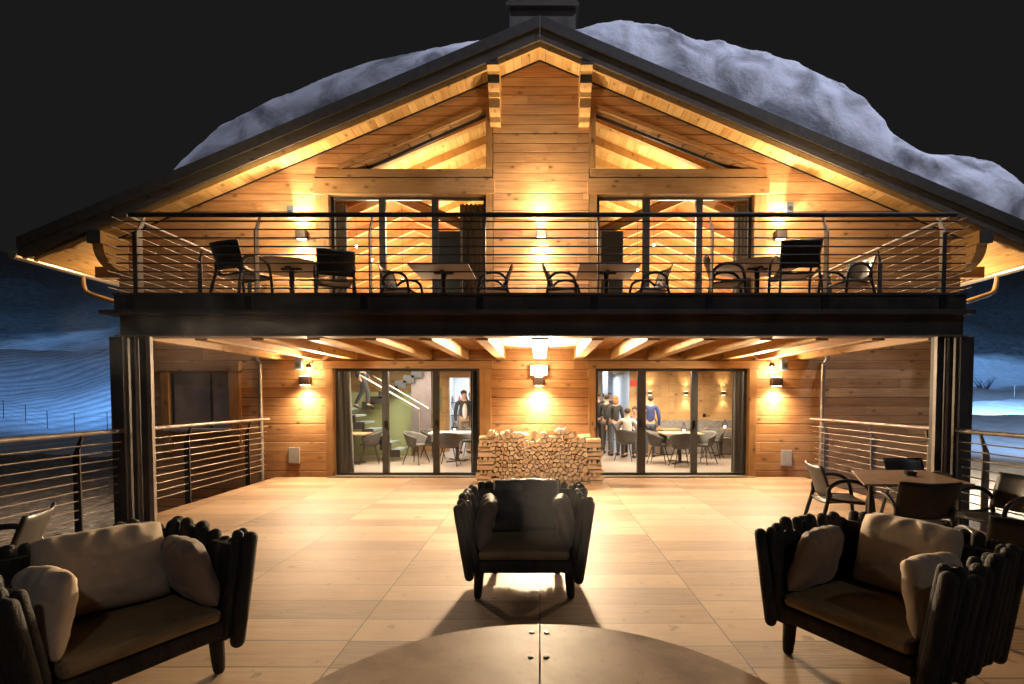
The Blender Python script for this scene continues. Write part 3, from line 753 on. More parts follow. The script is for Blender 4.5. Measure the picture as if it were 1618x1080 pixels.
# door leaf standing open
q = MB(); q.box(xd0 - 0.42, xd0 - 0.06, 14.90, 14.95, 0.01, 2.15); dl = q.build('door_leaf', 'inner_wall', house)
q = MB(); q.box(xd0 - 0.32, xd0 - 0.18, 14.885, 14.899, 1.2, 1.9); q.build('vision_panel', 'green', dl)

# ---- upper room shell
q = MB(); q.box(-8.1, 8.1, YW + T + 0.01, 22, 2.70, 2.94); q.build('upper_floor', 'infloor', house)
q = MB(); q.prism([(-8.1, 2.95), (8.1, 2.95), (8.1, roof_z(8.1) - 0.01), (0, ZR - 0.01), (-8.1, roof_z(8.1) - 0.01)], 21.5, 21.7); q.build('upper_rear_wall', 'vault', house)
for y in (11.1, 12.0, 12.9, 13.8, 14.7, 15.6):
    for s in (-1, 1):
        q = MB(); q.prism([(s * 0.02, ZR - 0.19), (s * 8.1, roof_z(8.1) - 0.19), (s * 8.1, roof_z(8.1) - 0.003), (s * 0.02, ZR - 0.003)], y, y + 0.14)
        q.build('rafter', M['beam'], house)
VX = 3.22; VZ = 6.04
def vz(x): return VZ - 0.42 * abs(abs(x) - VX)
q = MB()
for s in (-1, 1):
    q.prism([(s * 0.02, vz(0)), (s * VX, VZ), (s * VX, VZ + 0.05), (s * 0.02, vz(0) + 0.05)], 11.0, 21.4)
    q.prism([(s * VX, VZ), (s * 8.1, vz(8.1)), (s * 8.1, vz(8.1) + 0.05), (s * VX, VZ + 0.05)], 11.0, 21.4)
q.build('vaulted_ceiling', 'vault', house)
M['vrafter'] = wood('pale_rafter', (0.60, 0.36, 0.16), (0.78, 0.54, 0.30), 'Z', 'X', None, knots=False)
y = 11.05
while y < 21:
    for s in (-1, 1):
        for a, b in ((0.02, VX), (VX, 8.1)):
            q = MB(); q.prism([(s * a, vz(a) - 0.16), (s * b, vz(b) - 0.16), (s * b, vz(b) - 0.002), (s * a, vz(a) - 0.002)], y, y + 0.10)
            q.build('vault_rafter', 'vrafter', house)
    y += 1.02
# grey cabinets inside the upper windows
for a, b in ((691, 735), (949, 985)):
    x0, x1 = ax(a, 10.9, 400), ax(b, 10.9, 400)
    r = thing('cabinet', 'tall grey cabinet behind the %s upper window' % ('left' if a < 800 else 'right'), 'cabinet', ((x0 + x1) / 2, 11, 2.95))
    q = MB(); q.box(x0, x1, 10.9, 11.3, 2.96, az(364, 10.9)); q.build('cabinet_body', M['curtain'], r, bevel=0.01)
    q = MB(); q.box(x0 + 0.02, x1 - 0.02, 10.885, 10.899, 3.0, az(366, 10.9)); q.build('door', 'speaker', r)

# ================================================================= BALCONY
bal = thing('balcony', 'dark steel framed balcony with timber joists across the front', 'balcony', (0, YB, 0))
bx0, bx1 = ax(190, YB), ax(1522, YB)
zf = az(463, YB); z1 = az(490, YB); z2 = az(497, YB); z3 = az(529, YB); z4 = az(536, YB)
def rp(px, py=490): return ax(px, YB, py)
q = MB(); q.box(rp(180), rp(1527), YB, YB + 0.09, z1, zf); q.build('edge_channel', 'steel', bal, bevel=0.004)
q = MB(); q.box(rp(180), rp(1527), YB - 0.025, YB - 0.001, zf - 0.025, zf + 0.004); q.build('channel_lip', 'steel', bal)
q = MB(); q.box(rp(163), rp(1535), YB - 0.07, YB + 0.2, z2 + 0.001, z1 - 0.001); q.build('flange', 'steel', bal, bevel=0.003)
q = MB(); q.box(bx0, bx1, YB + 0.03, YB + 0.075, z3, z2); q.build('beam_web', 'steel', bal)
q = MB(); q.box(bx0 - 0.02, bx1 + 0.02, YB - 0.04, YB + 0.2, z3 - 0.02, z3 - 0.001); q.build('lower_flange', 'rail', bal, bevel=0.002)  # lit bottom edge of the beam, put into the lighter steel
q = MB(); q.box(bx0 + 0.05, bx1 - 0.05, YB + 0.1, YW - 0.05, zf - 0.06, zf - 0.005); q.build('deck', 'old_beam', bal)
zc = az(552, YW)
q = MB(); q.box(bx0 + 0.05, bx1 - 0.05, YB + 0.21, YW - 0.001, zc, zf - 0.062); q.build('underside', 'ceiling', bal)
zbm = az(568, YW)
for i in range(1, 8):
    for s in (-1, 1):
        X = s * (0.765 + (i - 1) * 0.742)
        q = MB(); q.box(X - 0.085, X + 0.085, YB + 0.22, YW - 0.003, zbm, zc - 0.002); q.build('joist', 'beam', bal, bevel=0.006)
q = MB(); q.box(-0.115, 0.115, YB + 0.22, YW - 0.25, zbm + 0.01, zc - 0.002); q.build('rough_joist', 'old_beam', bal, bevel=0.006)
# side edge beams
for s in (-1, 1):
    q = MB(); X = s * 5.38; q.box(X - 0.05, X + 0.05, YB + 0.1, YW - 0.01, z3, zf - 0.01); q.build('side_beam', 'steel', bal)
# steel columns of H section
for s, (a, b) in ((-1, (175, 241)), (1, (1477, 1537))):
    c = thing('steel_column', 'dark steel H-section column carrying the %s end of the balcony' % ('left' if s < 0 else 'right'), 'column', (s * 5.3, YB, 0), 0, 'steel columns of the balcony')
    x0, x1 = ax(a, YB), ax(b, YB)
    zt_ = z3 - 0.022
    # outer flange faces the camera, web behind
    q = MB(); o = x0 if s < 0 else x1; i_ = x1 if s < 0 else x0
    q.box(o, o - s * 0.17, YB + 0.0, YB + 0.02, -0.9, zt_); q.build('outer_flange', 'steel', c)
    q = MB(); q.box(o - s * 0.075, o - s * 0.09, YB + 0.021, YB + 0.26, -0.9, zt_); q.build('web', 'steel', c)
    q = MB(); q.box(o - s * 0.19, o - s * 0.21, YB - 0.02, YB + 0.03, -0.1, zt_); q.build('lit_edge', 'rail', c)  # lit flange edge as a strip in the lighter steel copy
    q = MB(); q.box(o - s * 0.215, o - s * 0.32, YB + 0.06, YB + 0.12, -0.1, zt_); q.build('web', 'steel', c)
    q = MB(); q.box(o - s * 0.33, o - s * 0.345, YB - 0.02, YB + 0.03, -0.1, zt_); q.build('lit_edge', 'rail', c)
    q = MB(); q.box(o - s * 0.35, o - s * 0.475, YB + 0.04, YB + 0.10, -0.1, zt_); q.build('web', 'steel', c)
    q = MB(); q.box(o - s * 0.48, i_, YB - 0.02, YB + 0.03, 0.002, zt_); q.build('inner_flange', 'rail', c)  # bright inner edge, its light carried by the lighter steel

# balcony railing
br = thing('balcony_railing', 'long steel railing with nine horizontal rods along the balcony front', 'railing', (0, YB, zf))
zr = az(339, YB + 0.16)
q = MB(); q.tube([(rp(188, 339), YB + 0.16, zr), (rp(1527, 339), YB + 0.16, zr)], 0.031, 12); q.build('top_rail', 'post', br, smooth=True)
rods_y = [349.5, 362, 375.5, 389, 402, 415.5, 429, 442, 455]
def roff(k): return [0.125, 0.075, 0.035, 0.01, 0, 0, 0, 0, 0][k]
rz = [az(py, YB + roff(k) + 0.03) for k, py in enumerate(rods_y)]
for k in range(9):
    Y = YB + roff(k) + 0.03
    q = MB(); q.tube([(rp(181, 400), Y, rz[k]), (rp(1529, 400), Y, rz[k])], 0.0095, 8); q.build('rod', 'post', br, smooth=True)
def post_mb(x, y, zbase, ztop, depth=0.11, th=0.014, inward=(0, 1), bend=0.15):
    """flat steel bar standing on edge, bent inward near the top"""
    zb_ = zbase; h = ztop - zbase
    ix, iy = inward
    sect = [(0.0, 0.0, depth), (0.0, h * 0.80, depth), (bend * 0.25, h * 0.845, depth * 0.7), (bend, h - 0.02, depth * 0.30)]
    q = MB(); v = []
    tx, ty = -iy, ix
    for o, z, d in sect:
        for a in (-th / 2, th / 2):
            for b in (0, d):
                v.append((x + ix * (o + b - (depth * 0.5 if False else 0)) + tx * a, y + iy * (o + b) + ty * a, zb_ + z))
    f = []
    for i in range(len(sect) - 1):
        k = i * 4
        for a, b in ((0, 1), (1, 3), (3, 2), (2, 0)): f.append((k + a, k + b, k + 4 + b, k + 4 + a))
    f += [(0, 2, 3, 1), (len(v) - 4, len(v) - 3, len(v) - 1, len(v) - 2)]
    q.add(v, f); return q
for px in (213, 400, 582, 765.5, 946, 1128, 1311, 1497):
    p = post_mb(rp(px, 400), YB + 0.032, z1 + 0.01, zr, 0.09, 0.016, (0, 1), 0.13)
    p = p.build('post', 'rail', br)
    if px in (213, 1497):
        q = MB(); q.box(rp(px, 400) - 0.045, rp(px, 400) + 0.006, YB + 0.018, YB + 0.031, z1 + 0.01, zr - 0.27); q.build('unlit_front_strip', 'post', p)  # dark strip added for the unlit front of the end post
    q = MB(); q.box(rp(px, 475) - 0.10, rp(px, 475) - 0.012, YB - 0.012, YB - 0.002, z1 + 0.01, zf - 0.03); q.build('fixing_plate', 'darkmetal', p)
# side railings of the balcony
for s in (-1, 1):
    r = thing('side_railing', 'steel railing running back to the wall at the %s end of the balcony' % ('left' if s < 0 else 'right'), 'railing', (s * 5.38, YB, zf))
    X = s * 5.40
    q = MB(); q.tube([(X, YB + 0.17, zr), (X, YW - 0.1, zr)], 0.028, 12); q.build('top_rail', 'rail', r, smooth=True)
    for k in range(9):
        xx = X + s * 0.0 + s * (0.09 - roff(k) * 0.6)
        q = MB(); q.tube([(xx, YB - 0.02, rz[k]), (xx, YW - 0.08, rz[k])], 0.0085, 8); q.build('rod', 'rail', r, smooth=True)
    for y in (8.2, 9.6):
        post_mb(X + s * 0.09, y, z1 + 0.02, zr, 0.07, 0.014, (-s, 0), 0.06).build('post', 'post', r)

# terrace railings
def terrace_rail(name, label, X, ya, yb, posts, s, open_end=True):
    r = thing(name, label, 'railing', (X, ya, 0))
    zt_ = 1.19
    q = MB(); q.tube([(X - s * 0.0, ya, zt_), (X, yb, zt_)], 0.027, 12); q.build('top_rail', 'rail', r, smooth=True)
    for k in range(9):
        z = 1.05 - 0.108 * k
        xx = X + s * (0.02 + 0.02 * min(k, 3))
        q = MB(); q.tube([(xx, ya + 0.05, z), (xx, yb - 0.02, z)], 0.009, 8); q.build('rod', 'rail', r, smooth=True)
    for y in posts:
        post_mb(X + s * 0.13, y, -0.1, zt_, 0.085, 0.016, (-s, 0), 0.10).build('post', 'rail' if s > 0 else 'post', r)  # right posts take the lit steel copy, left posts the shaded one
terrace_rail('terrace_railing', 'steel rod railing between the left column and the chalet wall', -5.33, YB + 0.3, 9.95, (6.98, 7.75, 9.35), -1)
terrace_rail('terrace_railing', 'steel rod railing between the right column and the chalet wall', 5.33, YB + 0.3, 9.95, (7.0, 8.2, 9.55), 1)
terrace_rail('terrace_railing', 'steel rod railing at the left edge of the terrace in front of the column', -5.33, 1.2, YB - 0.03, (5.9, 4.4, 2.9), -1)
terrace_rail('terrace_railing', 'steel rod railing at the right edge of the terrace in front of the column', 5.33, 1.2, YB - 0.03, (6.13, 4.6, 3.1), 1)
# downpipes
for s in (-1, 1):
    px = 411 if s < 0 else 1300
    x = ax(px, YW - 0.1)
    q = MB(); q.tube(smooth_path([(x + s * 0.0, YW - 0.09, -0.3), (x, YW - 0.09, 1.0), (x, YW - 0.09, 2.15), (x - s * 0.0, YW - 0.09, 2.28), (x + s * 0.06, YW - 0.09, 2.36), (x + s * 0.10, YW - 0.09, 2.56)]), 0.042, 12)
    tag(q.build('downpipe', 'zinc', smooth=True), 'slim zinc downpipe on the lower wall beside the %s railing' % ('left' if s < 0 else 'right'), 'pipe')
# vent plates
for px, py, t in ((465.5, 719, 'left'), (1242, 723, 'right')):
    x, z = at(px, py, YW)
    q = MB(); q.box(x - 0.11, x + 0.11, YW - 0.022, YW - 0.002, z - 0.16, z + 0.16)
    v = q.build('access_plate', 'plate', bevel=0.004); tag(v, 'small pale grey metal plate low on the %s wall' % t, 'plate')

# ================================================================= LAMPS
def sconce(px, py, label, up=40, dn=40, off=0.0, w=0.10):
    x, z = at(px, py, YW - 0.1 - off)
    yb_ = YW - off
    r = thing('wall_lamp', label, 'lamp', (x, yb_, z), 0, 'box wall lamps on the chalet')
    q = MB(); q.box(x - w, x + w, yb_ - 0.16, yb_ - 0.03, z - 0.085, z + 0.085); q.build('shade', 'lampbody', r, bevel=0.006)
    q = MB(); q.box(x - w * 0.5, x + w * 0.5, yb_ - 0.03, yb_ - 0.001, z - 0.05, z + 0.05); q.build('bracket', 'lampbody', r)
    for s in (-1, 1):
        q = MB(); q.box(x - w * 0.8, x + w * 0.8, yb_ - 0.15, yb_ - 0.04, z + s * 0.0855, z + s * 0.0885); q.build('light_opening', 'lampglow', r)
    for s, e in ((1, up), (-1, dn)):
        if e:
            lamp('SPOT', 'sconce_beam', (x, yb_ - 0.105, z + s * 0.11), e * 2.6, (1, 0.76, 0.46), (x, yb_ - 0.04, z + s * 3), 0.03, 58, 0.9)
            lamp('SPOT', 'sconce_wash', (x, yb_ - 0.13, z + s * 0.12), e * 4.2, WARM, (x, yb_ - 0.7, z + s * 1.6), 0.04, 165, 1.0)
    return r
sconce(482, 601, 'bronze box wall lamp left of the lower left window', 10, 44)
sconce(851.5, 602, 'bronze box wall lamp on the wall above the firewood', 3, 60)
sconce(1227, 603, 'bronze box wall lamp right of the lower right window', 10, 44)
sconce(476, 370, 'bronze box wall lamp beside the upper left window', 52, 50)
sconce(855.5, 367, 'bronze box wall lamp on the central pier above the balcony', 50, 50, 0.047)
sconce(1234, 370, 'bronze box wall lamp beside the upper right window', 52, 50)
# bare bulbs beside small grey speakers
def spk(px, py, label, lv):
    x, z = at(px, py, YW - 0.1)
    r = thing('wall_speaker', label, 'speaker', (x, YW, z), 0, 'small grey wall speakers')
    q = MB(); q.box(x - 0.07, x + 0.07, YW - 0.16, YW - 0.04, z - 0.11, z + 0.11); q.build('cabinet', 'speaker', r, bevel=0.012)
    q = MB(); q.box(x - 0.02, x + 0.02, YW - 0.04, YW - 0.001, z - 0.03, z + 0.03); q.build('bracket', 'darkmetal', r)
    q = MB(); q.lathe([(0.045, 0), (0.045, 0.008)], 0, 0, 16, Matrix.Translation((x, YW - 0.161, z - 0.02)) @ Matrix.Rotation(R(90), 4, 'X')); q.build('cone', 'frame', r)
spk(473, 575, 'small grey speaker beside the bulb on the lower left wall', 0)
spk(1238, 576, 'small grey speaker beside the bulb on the lower right wall', 0)
spk(460.5, 335, 'small grey speaker above the upper left wall lamp', 1)
spk(1246.5, 329, 'small grey speaker above the upper right wall lamp', 1)
def spotlamp(px, py, label, e, tgt):
    x, z = at(px, py, YW - 0.18)
    r = thing('flood_lamp', label, 'lamp', (x, YW, z), 0, 'bright spot lamps on the chalet')
    q = MB(); q.tube([(x, YW - 0.001, z + 0.08), (x, YW - 0.12, z + 0.08), (x, YW - 0.15, z + 0.04)], 0.012, 8); q.build('arm', 'lampbody', r, smooth=True)
    q = MB(); q.lathe([(0.02, 0.05), (0.045, 0.035), (0.055, -0.03), (0.05, -0.035)], x, YW - 0.17, 16, None)
    q2 = MB(); q2.add([(a, b, c + z) for a, b, c in q.v], q.f); q2.build('housing', 'lampbody', r, smooth=True)
    q = MB(); q.ball((x, YW - 0.17, z - 0.045), 0.032, 12); q.build('bulb', 'bulb', r, smooth=True)
    lamp('SPOT', 'flood_beam', (x + (0.3 if x < 0 else -0.3), YW - 0.5, z - 0.05), e, (1, 0.76, 0.49), (x * 0.35, 6.5, 0.2), 0.06, 165, 0.5)
    lamp('POINT', 'flood_fill', (x, YW - 0.21, z - 0.10), 12, (1, 0.72, 0.4), None, 0.04)  # added fill point beside the bulb
spotlamp(487, 578, 'small bright spot lamp on an arm at the lower left wall', 380, (-2.2, 3.5, 0))
spotlamp(1220, 576, 'small bright spot lamp on an arm at the lower right wall', 380, (2.2, 3.5, 0))
x, z = at(851.5, 584.5, YW - 0.15)
r = thing('flood_light', 'glowing rectangular floodlight above the centre wall lamp', 'lamp', (x, YW, z))
q = MB(); q.box(x - 0.17, x + 0.17, YW - 0.14, YW - 0.08, z - 0.10, z + 0.10); q.build('housing', 'lampbody', r, bevel=0.005)
q = MB(); q.box(x - 0.16, x + 0.16, YW - 0.146, YW - 0.141, z - 0.092, z + 0.092); q.build('lit_glass', 'floodglow', r)
q = MB(); q.tube([(x - 0.185, YW - 0.11, z), (x - 0.185, YW - 0.03, z + 0.0), (x + 0.185, YW - 0.03, z), (x + 0.185, YW - 0.11, z)], 0.010, 6); q.build('yoke', 'lampbody', r)
fl = lamp('AREA', 'flood_beam', (x, YW - 0.16, z), 440, (1, 0.74, 0.46), (x, 4.0, 0.45), 0.3, sy=0.18); fl.data.spread = R(128)
lamp('POINT', 'flood_fill', (x, YW - 0.45, z + 0.05), 22, (1, 0.75, 0.45), None, 0.08)  # added fill point in front of the floodlight
# added fill points standing off the upper wall, no fixtures
for px in (478, 855, 1230):
    x, z = at(px, 350, YW); lamp('POINT', 'upper_wall_fill', (x, YW - (1.0 if px != 855 else 1.1), z), 90 if px != 855 else 90, (1, 0.74, 0.45), None, 0.05)
for s in (-1, 1):
    lamp('POINT', 'eaves_lamp', (s * (WX + 0.25), YW + 1.2, 3.7), 70 if s < 0 else 190, (1, 0.74, 0.42), None, 0.05)

for x_ in (-1.1, 1.1): lamp('SPOT', 'firewood_fill', (x_, 7.5, 2.32), 130, (1, 0.78, 0.52), (x_ * 0.3, 9.4, 0.55), 0.015, 62, 0.9)  # spots added to brighten the firewood front, no fixtures there
# ================================================================= interior lights
def ceil_light(x, y, z, e, c=(1, 0.78, 0.55), s=1.2): lamp('AREA', 'ceiling_light', (x, y, z), e, c, (x, y, 0), s)
ceil_light(-3.0, 12.2, 2.38, 220, s=2.4); ceil_light(3.2, 12.4, 2.38, 240, s=2.4); ceil_light(-2.6, 10.95, 2.40, 40, s=0.5); ceil_light(3.0, 10.95, 2.40, 40, s=0.5)
ceil_light(1.2, 14.0, 2.38, 60)
ceil_light(2.2, 18.5, 2.55, 70, (0.85, 0.92, 1.0)); ceil_light(2.4, 22.5, 2.55, 90, (0.85, 0.92, 1.0))
ceil_light(-2.2, 17.0, 2.55, 110, (0.88, 0.94, 1.0))
lamp('AREA', 'stair_fill', (-4.2, 11.6, 2.3), 30, (0.9, 0.95, 0.85), (-4.4, 14, 0.6), 0.8)  # added fill toward the stairs, no fixture
for X in (-3.2, 3.2):
    for y in (12.0, 15.0, 18.5):
        lamp('AREA', 'vault_fill', (X, y, 3.3), 190, (1, 0.72, 0.42), (X, y + 0.1, 8), 2.6)  # added fill that brightens the vault from below
    lamp('AREA', 'curtain_fill', (X, 11.3, 5.2), 45, (1, 0.78, 0.52), (X, 10.4, 3.6), 1.2)  # fill added near the panes for the curtains
for X in (-2.6, 2.6):
    for y in (12.2, 15): lamp('AREA', 'loft_fill', (X, y, 6.3), 80, (1, 0.76, 0.46), (X * 0.9, y, 9), 1.6)  # unseen fill added above the vault for the main ceiling

# ================================================================= LIGHT: night sky, floodlit piste
w = bpy.data.worlds.new('World'); S.world = w; w.use_nodes = True
bg = w.node_tree.nodes['Background']; bg.inputs[0].default_value = (1, 1, 1, 1); bg.inputs[1].default_value = 0.0071
sun = lamp('SUN', 'moon', (0, 0, 30), 0.12, (0.9, 0.9, 1.0), None, angle=2); sun.rotation_euler = (R(50), R(0), R(25))
lamp('SPOT', 'roof_snow_fill', (15, 3.0, 31), 18000, (0.70, 0.75, 1.0), (4.2, 12, 7.6), 0.5, 30, 0.5)  # spot added high over the terrace to brighten the roof snow
lamp('SPOT', 'roof_snow_fill', (-15, 3.0, 31), 5000, (0.66, 0.72, 1.0), (-4.2, 12, 7.3), 0.5, 26, 0.5)  # weaker added spot for the left snow bank
lamp('SPOT', 'piste_floodlight', (-16, 26, 9), 16000, (0.16, 0.40, 0.85), (-40, 44, 3), 0.6, 110, 0.9)
lamp('SPOT', 'piste_floodlight', (-14, 60, 40), 150000, (0.2, 0.5, 1.0), (-90, 120, 25), 1, 100, 1)
lamp('SPOT', 'piste_floodlight', (24, 36, 11), 65000, (0.32, 0.58, 1.0), (45, 46, 1), 0.6, 120, 0.9)
lamp('SPOT', 'piste_floodlight', (40, 80, 50), 160000, (0.2, 0.5, 1.0), (130, 140, 25), 1, 100, 1)

lamp('SPOT', 'piste_floodlight', (17, 13, 8), 6500, (0.42, 0.64, 1.0), (26, 26, 0), 0.4, 100, 0.8)
lamp('SPOT', 'side_lamp', (8.9, 11.2, 2.6), 1500, (1, 0.76, 0.49), (12.5, 11.5, -0.7), 0.06, 130, 0.9)
lamp('SPOT', 'side_lamp', (-8.9, 11.2, 2.6), 450, (1, 0.8, 0.58), (-12.5, 10, -0.9), 0.06, 130, 0.9)
# ================================================================= FURNITURE
def pillow_mb(w, h, t, seed=0, wr=1.0, taper=0.03):
    """stuffed cushion in the XZ plane, centre at origin, gathered corners and creases"""
    q = MB()
    def side(sg):
        def fn(u, v):
            a, b = u * 2 - 1, v * 2 - 1
            ed = max(0.0, 1 - abs(a) ** 4.2) ** 0.55 * max(0.0, 1 - abs(b) ** 4.2) ** 0.55
            pin = 1 - 0.07 * (a * a) * (1 - 0) * (1 - abs(b) ** 2)
            x = a * w / 2 * (1 - 0.05 * abs(b) ** 6) * (1 - 0.045 * (1 - (b * b)))
            x *= 1 - taper * b
            z = b * h / 2 * (1 - 0.045 * (1 - a * a)) * (1 - 0.05 * abs(a) ** 6)
            cr = noise.fractal((a * 1.6 + seed, b * 3 + sg, seed * 0.7), 0.8, 2.0, 4) * 0.006 * wr
            fold = math.sin((a * 13 + seed) + 4 * noise.noise((a * 2, b * 2, seed))) * 0.030 * wr * max(0, b) ** 4 * (1 - b ** 14) + math.sin(b * 8 + seed) * 0.006 * wr * abs(a) ** 4
            y = sg * (t / 2 * ed + (cr + fold) * ed ** 0.5 * 1.0)
            x += noise.noise((a * 2, b * 2, seed + 5)) * 0.006; z += noise.noise((a * 2.3, b * 2, seed + 9)) * 0.010 + 0.02 * (1 - a * a) * max(0, b)
            return (x, y, z)
        return fn
    q.grid(side(1), 48, 40); q.grid(side(-1), 48, 40)
    return q
def merge_close(o, d=0.0005):
    bm = bmesh.new(); bm.from_mesh(o.data); bmesh.ops.remove_doubles(bm, verts=bm.verts, dist=d)
    bmesh.ops.recalc_face_normals(bm, faces=bm.faces); bm.to_mesh(o.data); bm.free()
    o.data.polygons.foreach_set('use_smooth', [True] * len(o.data.polygons))

def make_armchair(label):
    t = thing('lounge_armchair', label, 'armchair', (0, 0, 0), 0, 'bolster armchairs round the low table')
    r_ = random.Random(3)
    q = MB(); q.box(-0.375, 0.375, -0.37, 0.33, 0.225, 0.325); q.build('seat_base', 'bolster', t, bevel=0.02)
    q = MB(); q.box(-0.36, 0.36, -0.375, 0.30, 0.328, 0.405); q.build('seat_pad', 'seatfab', t, bevel=0.03)
    # inner shells
    q = MB()
    q.prism([(0.37, 0.2), (0.43, 0.2), (0.50, 0.74), (0.455, 0.74)], -0.34, 0.36); q.build('arm_panel', 'bolster', t)
    q = MB()
    q.prism([(-0.37, 0.2), (-0.43, 0.2), (-0.50, 0.74), (-0.455, 0.74)], -0.34, 0.36); q.build('arm_panel', 'bolster', t)
    q = MB(); q.prism([(0.33, 0.2), (0.38, 0.2), (0.44, 0.76), (0.39, 0.76)], -0.44, 0.44, 'X'); q.build('back_panel', 'bolster', t)
    n = 11
    for s in (-1, 1):
        for k in range(n):
            f = k / (n - 1); y = -0.385 + f * 0.80
            zt_ = 0.80 + r_.uniform(-0.045, 0.04); zb_ = 0.155 + r_.uniform(-0.02, 0.05)
            rr = 0.037 + r_.uniform(-0.004, 0.004)
            xb = 0.425 - 0.02 * f; xt = 0.525 - 0.03 * f
            q = MB(); q.capsule((s * xb, y, zb_), (s * (xt + r_.uniform(-.012, .008)), y + r_.uniform(-.01, .01) , zt_), rr, 12); q.build('bolster', 'bolster', t, smooth='all')
            if k < n - 1 and k % 2 == 0:
                q = MB(); q.capsule((s * (xb - 0.04), y + 0.05, zb_ + 0.05), (s * (xt - 0.045), y + 0.05, zt_ - r_.uniform(-0.02, 0.06)), 0.031, 10); q.build('bolster', 'bolster', t, smooth='all')
    nb = 13
    for k in range(nb):
        f = k / (nb - 1); x = -0.43 + 0.86 * f
        zt_ = 0.82 + r_.uniform(-0.05, 0.035); rr = 0.037 + r_.uniform(-0.004, 0.003)
        q = MB(); q.capsule((x * 0.92, 0.385, 0.17 + r_.uniform(-.02, .03)), (x, 0.465 + r_.uniform(-.01, .01), zt_), rr, 12); q.build('bolster', 'bolster', t, smooth='all')
    for sx, sy in ((-1, -1), (1, -1), (-1, 1), (1, 1)):
        q = MB(); x0 = sx * (0.36 if sy < 0 else 0.27); y0 = sy * 0.29
        q.tube([(x0, y0, 0.26), (x0 + sx * 0.012, y0, 0.08), (x0 + sx * 0.016, y0, 0.015), (x0 + sx * 0.016, y0, 0.0)], [0.042, 0.036, 0.030, 0.022], 12)
        q.build('leg', 'bolster', t, smooth=True)
    return t
arm_c = make_armchair('dark bolster armchair facing the camera at the centre of the terrace')
place(arm_c, (-0.125, 4.32, 0), 0)
arm_l = dup(arm_c, (-2.32, 2.73, 0), R(62), 'dark bolster armchair at the left with three taupe cushions')
arm_r = dup(arm_c, (2.0, 2.95, 0), R(-63), 'dark bolster armchair at the right in front of the outdoor table')
def cushion(arm, lx, ly, lz, w, h, t, rz_, tilt, mat, label, seed, wr=1.0, group='cushions on the armchairs', roll=0):
    a = arm.rotation_euler[2]
    base = Matrix.Translation(arm.location) @ Matrix.Rotation(a, 4, 'Z') @ Matrix.Translation((lx, ly, lz)) @ Matrix.Rotation(rz_, 4, 'Z') @ Matrix.Rotation(tilt, 4, 'X') @ Matrix.Rotation(roll, 4, 'Y')
    q = pillow_mb(w, h, t, seed, wr, 0.12 if w < 0.5 else 0.03)
    o = q.build('cushion', mat, smooth='all'); merge_close(o)
    o.matrix_world = base
    md = o.modifiers.new('sub', 'SUBSURF'); md.levels = 1; md.render_levels = 1
    return tag(o, label, 'cushion', group)
for arm, nm, mats in ((arm_c, 'centre', ('darkc', 'brownd', 'brownd')), (arm_l, 'left', ('taupe', 'brownc', 'taupe')), (arm_r, 'right', ('taupe', 'taupe', 'brownc'))):
    sd = {'centre': 1, 'left': 2, 'right': 3}[nm]
    cushion(arm, 0.03 if nm == 'left' else 0.0, 0.27 if nm != 'left' else 0.20, 0.635, {'centre': 0.64, 'left': 0.62, 'right': 0.58}[nm], 0.47, 0.21, R(-10) if nm == 'left' else 0, R(-12), mats[0], 'wide %s cushion against the back of the %s armchair' % ('dark' if mats[0] == 'darkc' else 'taupe', nm), sd * 3.1)
    # the sides as the camera sees them: viewer's left/right by chair
    for s, m_, k in ((-1, mats[1], 1), (1, mats[2], 2)):
        if nm == 'left': side = 'near' if s < 0 else 'far'
        elif nm == 'right': side = 'far' if s < 0 else 'near'
        else: side = 'left' if s < 0 else 'right'
        if nm == 'left': m_ = 'taupe' if s < 0 else 'brownc'
        if nm == 'right': m_ = 'brownc' if s < 0 else 'taupe'
        cushion(arm, s * 0.335, -0.08, 0.59, 0.45, 0.40, 0.155, s * R(84), R(-14), m_, 'square %s cushion leaning on the %s arm of the %s armchair' % ('taupe' if m_ == 'taupe' else 'brown', side, nm), sd * 7.7 + k, 1.0)

# low round table with bolted centre joint
Zt = 0.47; dz = H - Zt; rad = 0.92 * dz; Yc = 1.278 * dz
t = thing('round_table', 'large low round stone table in two bolted halves in the foreground', 'table', (0, Yc, 0))
def half(sg):
    pts = [(sg * 0.003, -math.sqrt(rad ** 2 - 0.003 ** 2))]
    for i in range(0, 65): 
        a = -math.pi / 2 + math.pi * i / 64
        pts.append((max(0.003, rad * math.cos(a)) * sg, rad * math.sin(a)))
    pts.append((sg * 0.003, rad))
    q = MB(); q.prism([(x, Yc + y) for x, y in pts], Zt - 0.05, Zt, 'Z'); return q
for s in (-1, 1): half(s).build('table_top', 'stone', t, bevel=0.004)
q = MB(); q.lathe([(0.62, 0.001), (0.55, 0.03), (0.5, 0.4), (0.6, Zt - 0.052)], 0, Yc, 40); q.build('pedestal', 'steel', t, smooth=True)
for px, py in ((838, 1005), (861.5, 1005), (836, 1045), (861.5, 1045)):
    Y = F * dz / (py - 627) ; X = (px - 851) / F * Y
    q = MB(); q.lathe([(0.013, Zt + 0.0005), (0.013, Zt + 0.003), (0.009, Zt + 0.005), (0.005, Zt + 0.0051)], X, Y, 20); q.build('bolt', 'bolt', t, smooth=True)

